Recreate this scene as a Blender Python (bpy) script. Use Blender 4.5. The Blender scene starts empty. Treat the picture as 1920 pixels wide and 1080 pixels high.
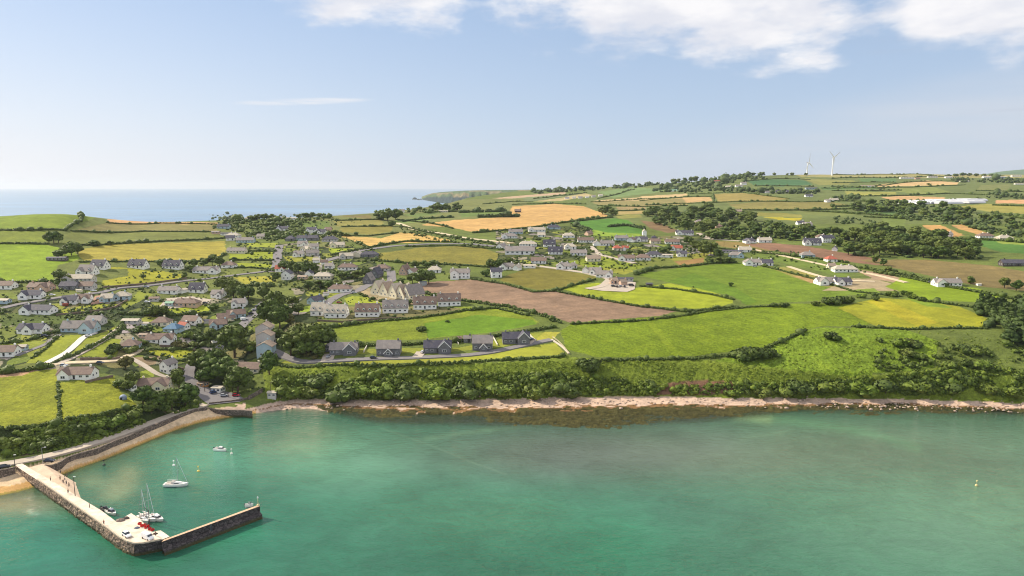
import bpy, bmesh, math, random
import numpy as np
from mathutils import Vector, Matrix
random.seed(7); rng = np.random.default_rng(7)
SC = bpy.context.scene
COL = SC.collection
# ------------------------------------------------------------ camera
F = 1281.0                       # focal length in photograph pixels (1920 wide)
HORIZ = 350.5                    # row of the true horizon
CAMZ = 120.0
PITCH = math.atan((540 - HORIZ) / F)
cam_d = bpy.data.cameras.new('camera'); cam = bpy.data.objects.new('camera', cam_d); COL.objects.link(cam)
cam_d.sensor_width = 36; cam_d.lens = 36 * F / 1920
cam_d.clip_start = 1; cam_d.clip_end = 200000
cam.location = (0, 0, CAMZ); cam.rotation_euler = (math.pi / 2 - PITCH, 0, 0)
SC.camera = cam
# ------------------------------------------------------------ light
SUN_EL = math.radians(36); SUN_H = (-0.92, 0.39)         # the sun stands left of and beyond the camera
world = bpy.data.worlds.new('World'); SC.world = world; world.use_nodes = True
sun_d = bpy.data.lights.new('sun', 'SUN'); sun_d.energy = 5.0; sun_d.angle = math.radians(0.5); sun_d.color = (1.0, 0.89, 0.70)
sun = bpy.data.objects.new('sun', sun_d); COL.objects.link(sun)
sv = Vector((SUN_H[0] * math.cos(SUN_EL), SUN_H[1] * math.cos(SUN_EL), math.sin(SUN_EL))).normalized()
sun.rotation_euler = (-sv).to_track_quat('-Z', 'Y').to_euler()
SC.view_settings.view_transform = 'Standard'; SC.view_settings.look = 'None'
SC.view_settings.exposure = 0.34; SC.view_settings.gamma = 1; SC.view_settings.use_curve_mapping = False
SC.cycles.use_denoising = True; SC.cycles.filter_width = 1.05
SC.cycles.max_bounces = 5; SC.cycles.diffuse_bounces = 2; SC.cycles.glossy_bounces = 2
SC.cycles.transparent_max_bounces = 10; SC.cycles.volume_bounces = 0; SC.cycles.transmission_bounces = 2
SC.cycles.sample_clamp_indirect = 4

def lin(c):
    """sRGB 0-255 -> linear rgba"""
    o = []
    for v in c[:3]:
        v = v / 255.0
        o.append(v / 12.92 if v <= 0.04045 else ((v + 0.055) / 1.055) ** 2.4)
    return (o[0], o[1], o[2], 1.0)

class NT:
    """tiny helper to write node trees"""
    def __init__(s, tree): s.t = tree; s.t.nodes.clear()
    def n(s, kind, ins=None, **props):
        nd = s.t.nodes.new(kind)
        for k, v in props.items(): setattr(nd, k, v)
        if ins:
            for k, v in ins.items():
                sock = nd.inputs[k]
                if isinstance(v, bpy.types.NodeSocket): s.t.links.new(v, sock)
                else: sock.default_value = v
        return nd
    def m(s, op, a, b=None, c=None, clamp=False):
        nd = s.t.nodes.new('ShaderNodeMath'); nd.operation = op; nd.use_clamp = clamp
        for i, v in enumerate((a, b, c)):
            if v is None: continue
            if isinstance(v, bpy.types.NodeSocket): s.t.links.new(v, nd.inputs[i])
            else: nd.inputs[i].default_value = v
        return nd.outputs[0]
    def mix(s, f, a, b, blend='MIX'):
        nd = s.t.nodes.new('ShaderNodeMix'); nd.data_type = 'RGBA'; nd.blend_type = blend; nd.clamp_factor = True
        for i, v in ((0, f), (6, a), (7, b)):
            if isinstance(v, bpy.types.NodeSocket): s.t.links.new(v, nd.inputs[i])
            else: nd.inputs[i].default_value = v
        return nd.outputs[2]
    def rng(s, v, a, b, c=0.0, d=1.0, smooth=True):
        nd = s.t.nodes.new('ShaderNodeMapRange')
        if smooth: nd.interpolation_type = 'SMOOTHSTEP'
        s.t.links.new(v, nd.inputs[0])
        for i, x in zip((1, 2, 3, 4), (a, b, c, d)):
            if isinstance(x, bpy.types.NodeSocket): s.t.links.new(x, nd.inputs[i])
            else: nd.inputs[i].default_value = x
        return nd.outputs[0]

# ------------------------------------------------------------ sky
def build_world():
    w = NT(world.node_tree)
    sky = w.n('ShaderNodeTexSky', sky_type='NISHITA', sun_disc=False)
    sky.sun_elevation = SUN_EL
    sky.sun_rotation = math.atan2(SUN_H[0], SUN_H[1])
    sky.altitude = 100; sky.air_density = 1.0; sky.dust_density = 0.7; sky.ozone_density = 2.0
    tc = w.n('ShaderNodeTexCoord')
    sp = w.n('ShaderNodeSeparateXYZ', {0: tc.outputs['Generated']})
    X, Y, Z = sp.outputs
    az = w.m('ARCTAN2', X, Y)                    # 0 ahead, + right (radians)
    el = w.m('ARCSINE', Z)
    # whitening of the air towards the horizon, stronger on the sun side
    lowf = w.m('POWER', w.m('SUBTRACT', 1.0, w.rng(el, 0.0, 0.42, 0, 1, False)), 2.0)
    left = w.rng(az, -0.95, 0.35, 1.0, 0.0)
    pale = w.mix(left, (5.5, 6.3, 7.5, 1), (8.6, 8.5, 8.8, 1))
    f = w.m('MULTIPLY', lowf, w.m('MULTIPLY_ADD', left, 0.25, 0.70), clamp=True)
    c = w.mix(.5, sky.outputs[0], (4.1, 5.7, 8.5, 1))
    c = w.mix(f, c, pale)
    # broad cumulus bank over the right two thirds, its base dipping to about ten degrees
    def noise(sx, sy, sc, det, rough=0.55, off=(0, 0, 0), dist=0.0):
        v = w.n('ShaderNodeCombineXYZ', {0: w.m('MULTIPLY', az, sx), 1: w.m('MULTIPLY', el, sy), 2: off[2]})
        v2 = w.n('ShaderNodeVectorMath', {0: v.outputs[0], 1: off}, operation='ADD')
        n_ = w.n('ShaderNodeTexNoise', {'Vector': v2.outputs[0], 'Scale': sc, 'Detail': det, 'Roughness': rough, 'Distortion': dist})
        return n_.outputs[0]
    n1 = noise(1.0, 2.2, 5.0, 9, 0.52, (3.1, 1.7, 0.3), 0.3)
    n2 = noise(1.0, 2.6, 15.0, 7, 0.6, (9.1, 4.7, 2.3))
    cv = w.n('ShaderNodeFloatCurve', {0: 1.0, 1: w.rng(az, -1.0, 1.0, 0, 1, False)})
    cu = cv.mapping.curves[0]
    # x: azimuth -1..1 ; y: cloud base elevation*2 (radians)
    pts = [(0, 1), (.30, 1.0), (.335, .50), (.355, .462), (.405, .436), (.46, .42), (.472, .48), (.482, .47), (.49, .445), (.555, .40), (.625, .352), (.677, .316), (.706, .315), (.718, .365), (.728, .40), (.742, .40), (.755, .35), (.782, .305), (.815, .298), (1, .35)]
    cu.points[0].location = pts[0]; cu.points[1].location = pts[-1]
    for p in pts[1:-1]: cu.points.new(*p)
    cv.mapping.update()
    base = w.m('MULTIPLY', cv.outputs[0], 0.5)
    up = w.m('SUBTRACT', el, base)
    d = w.m('ADD', w.m('MULTIPLY', up, 11.0), w.m('MULTIPLY_ADD', w.m('SUBTRACT', n1, 0.5), 2.3, .0))
    d = w.m('ADD', d, w.m('MULTIPLY', w.m('SUBTRACT', n2, 0.5), 1.4))
    top = w.rng(up, 0.10, 0.5, 0.0, -0.65)
    cl = w.rng(w.m('ADD', d, top), -0.14, 0.6)
    shade = noise(1.0, 2.4, 9.0, 6, 0.55, (1.0, 2.0, 5.0))
    ccol = w.mix(w.rng(shade, 0.35, 0.65), (7.2, 7.3, 7.9, 1), (9.2, 9.0, 9.0, 1))
    c = w.mix(w.m('MULTIPLY', cl, 0.93), c, ccol)
    # thin cirrus veil at the right and one wisp at the left
    vb = w.m('MULTIPLY_ADD', az, 0.17, 0.055)
    veil = w.m('MULTIPLY', w.rng(w.m('SUBTRACT', el, vb), -0.06, 0.0, 1.0, 0.0), w.rng(az, 0.0, 0.5))
    veil = w.m('MULTIPLY', veil, w.rng(noise(1.0, 9.0, 4.0, 6, 0.5, (5, 5, 1)), 0.3, 0.7, .25, .6))
    c = w.mix(veil, c, (6.2, 6.5, 7.1, 1))
    dark = w.m('MULTIPLY', w.rng(noise(1.0, 14.0, 3.0, 5, 0.5, (2, 8, 4)), 0.58, 0.72), w.m('MULTIPLY', w.rng(az, 0.25, 0.5), w.m('MULTIPLY', w.rng(el, .05, .1), w.rng(el, .15, .19, 1, 0))))
    c = w.mix(w.m('MULTIPLY', dark, 0.4), c, (4.4, 4.8, 5.9, 1))
    wx = w.m('DIVIDE', w.m('ADD', az, 0.285), 0.085)
    wy = w.m('DIVIDE', w.m('SUBTRACT', w.m('MULTIPLY_ADD', az, -0.06, el), 0.132), 0.0045)
    wisp = w.rng(w.m('ADD', w.m('MULTIPLY', wx, wx), w.m('MULTIPLY', wy, wy)), 0.0, 1.5, 1.0, 0.0)
    wisp = w.m('MULTIPLY', wisp, w.rng(noise(1, 12, 9, 4, .5, (7, 1, 1)), .3, .6))
    c = w.mix(w.m('MULTIPLY', wisp, 0.8), c, (8.0, 8.0, 8.3, 1))
    bg = w.n('ShaderNodeBackground', {0: c, 1: 0.088})
    out = w.n('ShaderNodeOutputWorld', {0: bg.outputs[0]})
build_world()

# ------------------------------------------------------------ geometry of the view (only used to measure positions off the photograph)
SP, CP = math.sin(PITCH), math.cos(PITCH)
def ray(px, py):
    u = (px - 960) / F; v = (py - 540) / F
    dy = CP - v * SP; dz = -SP - v * CP
    return u / dy, -dz / dy                 # X per Y, drop per Y
def kof(py): return ray(960, py)[1]
def pix(X, Y, Z):
    """world -> photograph pixel (arrays)"""
    dz = Z - CAMZ
    depth = Y * CP - dz * SP
    return 960 + F * X / depth, 540 - F * (dz * CP + Y * SP) / depth

# ------------------------------------------------------------ relief
# for each section: rows (pixel row, height) from under the water to the skyline, then metres
XS = [-220, 0, 60, 130, 200, 270, 330, 385, 450, 500, 545, 620, 700, 820, 960, 1130, 1300, 1400, 1500, 1700, 1920, 2150]
def R(*a): return a
SEC = {
 -220: R((990,-1.2),(945,0),(900,2),(892,4.2),(872,4.6),(812,14),(740,18),(690,22),(620,29),(530,45),(455,67),(428,78),(412,86)),
 0:    R((958,-1.2),(930,0),(888,2),(880,4.2),(862,4.6),(808,13.5),(740,17),(690,20),(620,27),(530,43),(455,65),(425,78),(402,88)),
 60:   R((950,-1.2),(916,0),(876,2.8),(868,4.2),(850,4.6),(798,13.5),(740,17),(690,20),(620,27),(530,42.5),(455,64),(425,78.5),(398,91)),
 130:  R((908,-1.2),(884,0),(856,3.2),(850,4.2),(836,4.6),(786,14),(740,17.5),(690,20.5),(620,27),(530,42),(455,63),(425,78),(398,91.5)),
 200:  R((880,-1.2),(860,0),(834,3.1),(829,4.0),(817,4.4),(774,13),(732,16),(690,18.5),(620,26),(530,40),(455,62),(428,72),(408,81)),
 270:  R((850,-1.2),(831,0),(806,2.9),(802,3.8),(793,4.2),(764,10),(720,13),(690,15.5),(620,24),(530,38),(455,60),(430,68),(415,74)),
 330:  R((824,-1.2),(806,0),(784,2.8),(780,3.7),(772,4.1),(750,7),(715,10),(690,12.5),(620,22),(530,37),(455,58),(430,67),(415,74)),
 385:  R((804,-1.2),(789,0),(769,2.7),(765,3.6),(757,4.0),(740,5),(715,7),(690,10),(620,20),(530,36),(455,56),(430,66),(413,74)),
 450:  R((792,-1.2),(780,0),(768,2.3),(764,3.0),(757,3.6),(742,4.6),(705,8.5),(680,12),(620,21),(530,36),(455,55),(430,65),(411,74)),
 500:  R((785,-1.2),(771,0),(761,1.6),(756,2.2),(751,3.2),(722,8.5),(690,13.5),(665,17),(610,23),(530,36),(455,55),(430,64),(409,75)),
 545:  R((780,-1.2),(766,0),(752,1.7),(748,2.3),(744,3.2),(695,13),(672,16.5),(650,19),(600,25),(530,36.5),(455,55),(430,64),(408,75.5)),
 620:  R((786,-1.2),(772,-.1),(753,1.6),(748,2.2),(744,3.0),(688,16),(665,18.5),(645,21),(600,25.5),(530,36.5),(455,55),(430,64),(405,76)),
 700:  R((806,-1.2),(792,-.05),(754,1.6),(748,2.2),(744,3.0),(682,17.5),(660,19.5),(640,21.5),(600,26),(530,37),(455,54.5),(428,64),(401,76)),
 820:  R((808,-1.2),(794,-.05),(754,1.6),(749,2.2),(745,3.0),(680,18),(656,20),(635,22),(590,27),(530,38),(455,54.5),(420,66),(388,76)),
 960:  R((811,-1.2),(797,-.05),(752,1.6),(748,2.2),(744,3.0),(680,18),(655,20.5),(630,23),(590,28),(530,39),(455,55),(408,70),(359,2700.)),
 1130: R((810,-1.2),(796,-.05),(748,1.6),(744,2.2),(741,3.0),(676,18),(650,21),(620,25),(585,30),(530,39),(455,54),(402,73),(351,2900.)),
 1300: R((806,-1.2),(791,-.05),(748,1.6),(744,2.2),(740,3.0),(682,16.5),(650,22),(600,29),(570,33),(530,38.5),(455,53),(400,75),(340,2500.)),
 1400: R((794,-1.2),(782,-.05),(750,1.6),(746,2.2),(742,3.0),(690,15.5),(640,24),(600,30),(570,34),(530,39),(455,53),(398,76),(329,2350.)),
 1500: R((786,-1.2),(770,-.1),(752,1.6),(747,2.2),(742,3.0),(696,15),(632,27),(600,31),(570,35),(530,39.5),(455,54),(398,77),(328,2600.)),
 1700: R((790,-1.2),(772,-.1),(752,1.6),(748,2.2),(744,3.0),(700,14.5),(628,29),(600,32),(570,36),(530,41),(462,53),(398,78),(327,2900.)),
 1920: R((796,-1.2),(778,-.1),(761,1.6),(756,2.2),(751,3.0),(708,14),(640,28),(600,33),(570,37),(530,43),(468,55),(398,80),(327,3000.)),
 2150: R((800,-1.2),(784,-.1),(768,1.6),(762,2.2),(757,3.0),(712,14),(645,28),(600,34),(570,38),(530,45),(470,57),(398,84),(326,3000.)),
}
NS = 13
st_az = np.zeros((NS, len(XS))); st_Y = np.zeros((NS, len(XS))); st_h = np.zeros((NS, len(XS)))
for j, x in enumerate(XS):
    for i, (py, h) in enumerate(SEC[x]):
        a, k = ray(x, py)
        if h > 1000: Yv = h; h = CAMZ - k * Yv
        else: Yv = (CAMZ - h) / k
        st_az[i, j] = a; st_Y[i, j] = Yv; st_h[i, j] = h
AZ = np.linspace(-1.05, 1.0, 1100)
LY = np.linspace(math.log(120), math.log(9000), 1500); YG = np.exp(LY)
def gauss(n, s):
    x = np.arange(-n, n + 1); g = np.exp(-x * x / (2 * s * s)); return g / g.sum()
def smooth(a, s, axis):
    n = int(3 * s) + 1; g = gauss(n, s)
    pad = [(0, 0)] * a.ndim; pad[axis] = (n, n)
    return np.apply_along_axis(lambda r: np.convolve(r, g, 'valid'), axis, np.pad(a, pad, mode='edge'))
PY_ = np.array([np.interp(AZ, st_az[i], st_Y[i]) for i in range(NS)])
PH_ = np.array([np.interp(AZ, st_az[i], st_h[i]) for i in range(NS)])
far = smooth(np.clip((AZ + .12) / 0.12, 0, 1), 8, 0)     # 0: open sea behind the skyline, 1: land goes on
PY_ = smooth(PY_, 8, 1); PH_ = smooth(PH_, 8, 1)
TAB = np.zeros((len(AZ), len(YG)))
for j in range(len(AZ)):
    ys = [60, PY_[0, j] - 120, PY_[0, j] - 25] + list(PY_[:, j]); hs = [-8, -7, -2.6] + list(PH_[:, j])
    S = ys[-1]; hS = hs[-1]; f = far[j]
    ys += [S * 1.05, S * 1.05 + 160 + 700 * f, S * 1.05 + 400 + 3500 * f, 9500]
    hs += [hS - 3, (hS - 25) * f + 8 * (1 - f), -6, -8]
    TAB[j] = np.interp(YG, ys, hs)
# soften the breaks of slope, more with distance
blur1 = smooth(TAB, 3.0, 1); blur2 = smooth(TAB, 14.0, 1)
wY = np.clip((YG - 430) / 250, 0, 1)[None, :]
keep = np.clip((YG[None, :] - PY_[12][:, None] * 0.97) / 60, 0, 1)
TAB = TAB * (1 - wY) + (blur2 * (1 - keep) + blur1 * keep) * wY
# gentle undulation of the farmland
def vnoise(x, y, seed=0):
    xi = np.floor(x).astype(int); yi = np.floor(y).astype(int); xf = x - xi; yf = y - yi
    def h(a, b):
        n = (a * 374761393 + b * 668265263 + seed * 974711) & 0xffffffff
        n = ((n ^ (n >> 13)) * 1274126177) & 0xffffffff
        return ((n ^ (n >> 16)) & 0xffff) / 65535.0
    u = xf * xf * (3 - 2 * xf); v = yf * yf * (3 - 2 * yf)
    return (h(xi, yi) * (1 - u) + h(xi + 1, yi) * u) * (1 - v) + (h(xi, yi + 1) * (1 - u) + h(xi + 1, yi + 1) * u) * v
def fbm(x, y, o=4, seed=0):
    s = 0; a = 1; t = 0
    for i in range(o): s = s + a * vnoise(x * 2 ** i, y * 2 ** i, seed + i); t += a; a *= .5
    return s / t
def H(X, Y):
    X = np.asarray(X, float); Y = np.asarray(Y, float)
    a = (X / Y - AZ[0]) / (AZ[1] - AZ[0]); b = (np.log(np.maximum(Y, 1)) - LY[0]) / (LY[1] - LY[0])
    a = np.clip(a, 0, len(AZ) - 1.001); b = np.clip(b, 0, len(LY) - 1.001)
    i = a.astype(int); j = b.astype(int); a -= i; b -= j
    h = (TAB[i, j] * (1 - a) + TAB[i + 1, j] * a) * (1 - b) + (TAB[i, j + 1] * (1 - a) + TAB[i + 1, j + 1] * a) * b
    w = np.clip((h - 25) / 30, 0, 1) * np.clip((Y - 500) / 500, 0, 1)
    return h + w * (fbm(X / 170 + 40, Y / 170 + 40, 3, 5) - .5) * 6
YR = np.exp(np.linspace(math.log(125), math.log(8800), 5000))
def ground(px, py):
    """where the line of sight through a photograph pixel meets the relief"""
    a, k = ray(px, py)
    h = np.maximum(H(a * YR, YR), 0.0)
    s = h - (CAMZ - k * YR)
    idx = np.argmax(s >= 0)
    if s[idx] < 0: idx = int(np.argmax(s))
    if idx > 0 and s[idx] >= 0:
        t = s[idx - 1] / (s[idx - 1] - s[idx]) if s[idx - 1] != s[idx] else 0
        Y = YR[idx - 1] + t * (YR[idx] - YR[idx - 1])
    else: Y = YR[idx]
    X = a * Y
    return Vector((X, Y, float(max(H(X, Y), 0.0))))
def atz(px, py, z=0.0):
    a, k = ray(px, py); Y = (CAMZ - z) / k
    return Vector((a * Y, Y, z))
def mpp(p): return (p.y * CP + (CAMZ - p.z) * SP) / F       # metres per photograph pixel at a point

# ------------------------------------------------------------ object helpers
def tag(o, label=None, cat=None, group=None, kind=None):
    if label: o['label'] = label
    if cat: o['category'] = cat
    if group: o['group'] = group
    if kind: o['kind'] = kind
    return o
def empty(name, loc=(0, 0, 0), rz=0.0, scale=None):
    o = bpy.data.objects.new(name, None); COL.objects.link(o); o.location = loc; o.rotation_euler = (0, 0, rz)
    o.empty_display_size = 0.5
    if scale: o.scale = scale
    return o
def mesh_obj(name, verts, faces, mat=None, parent=None, smooth_=False):
    me = bpy.data.meshes.new(name); me.from_pydata([tuple(v) for v in verts], [], faces); me.update()
    if smooth_: me.shade_smooth()
    if mat is not None: me.materials.append(mat)
    o = bpy.data.objects.new(name, me); COL.objects.link(o)
    if parent is not None: o.parent = parent
    return o
def np_mesh(name, V, Q, mat=None, smooth_=True):
    """V (n,3) float, Q (m,3|4) int"""
    me = bpy.data.meshes.new(name); k = Q.shape[1]
    me.vertices.add(len(V)); me.vertices.foreach_set('co', V.astype(np.float32).ravel())
    me.loops.add(Q.size); me.loops.foreach_set('vertex_index', Q.astype(np.int32).ravel())
    me.polygons.add(len(Q)); me.polygons.foreach_set('loop_start', np.arange(0, Q.size, k, dtype=np.int32))
    me.polygons.foreach_set('loop_total', np.full(len(Q), k, dtype=np.int32))
    me.update(calc_edges=True); me.validate()
    if smooth_: me.shade_smooth()
    if mat is not None: me.materials.append(mat)
    return me
def link(name, me, parent=None):
    o = bpy.data.objects.new(name, me); COL.objects.link(o)
    if parent is not None: o.parent = parent
    return o
def vattr(me, name, arr):
    if arr.ndim == 2:
        a = me.color_attributes.new(name, 'FLOAT_COLOR', 'POINT'); a.data.foreach_set('color', arr.astype(np.float32).ravel())
    else:
        a = me.attributes.new(name, 'FLOAT', 'POINT'); a.data.foreach_set('value', arr.astype(np.float32))
def inpoly(px, py, poly):
    res = np.zeros(px.shape, bool); n = len(poly)
    xs = [p[0] for p in poly]; ys = [p[1] for p in poly]
    sel = (px >= min(xs)) & (px <= max(xs)) & (py >= min(ys)) & (py <= max(ys))
    ix = np.nonzero(sel)[0]
    if len(ix) == 0: return res
    x = px[ix]; y = py[ix]; r = np.zeros(len(ix), bool)
    for i in range(n):
        x1, y1 = poly[i]; x2, y2 = poly[(i + 1) % n]
        if y1 == y2: continue
        c = ((y1 > y) != (y2 > y)) & (x < (x2 - x1) * (y - y1) / (y2 - y1) + x1)
        r ^= c
    res[ix] = r
    return res

_mats = {}
def mat(name, col, rough=0.8, var=0.12, scale=1.0, metal=0.0, spec=0.3, bump=0.0, emis=None):
    """plain painted/stone/metal surface with a little procedural unevenness (col in sRGB 0-255)"""
    if name in _mats: return _mats[name]
    m = bpy.data.materials.new(name); m.use_nodes = True; w = NT(m.node_tree)
    tc = w.n('ShaderNodeNewGeometry')
    no = w.n('ShaderNodeTexNoise', {'Vector': tc.outputs['Position'], 'Scale': scale, 'Detail': 4.0, 'Roughness': 0.6})
    c = lin(col)
    f = w.rng(no.outputs[0], 0.25, 0.75, 1 - var, 1 + var, False)
    mul = w.n('ShaderNodeVectorMath', {0: c[:3]}, operation='SCALE'); w.t.links.new(f, mul.inputs['Scale'])
    p = w.n('ShaderNodeBsdfPrincipled', {'Base Color': mul.outputs[0], 'Roughness': rough, 'Metallic': metal, 'Specular IOR Level': spec})
    if bump:
        b = w.n('ShaderNodeBump', {'Height': no.outputs[0], 'Strength': 1.0, 'Distance': bump}); w.t.links.new(b.outputs[0], p.inputs['Normal'])
    w.n('ShaderNodeOutputMaterial', {0: p.outputs[0]})
    _mats[name] = m
    return m
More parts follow.
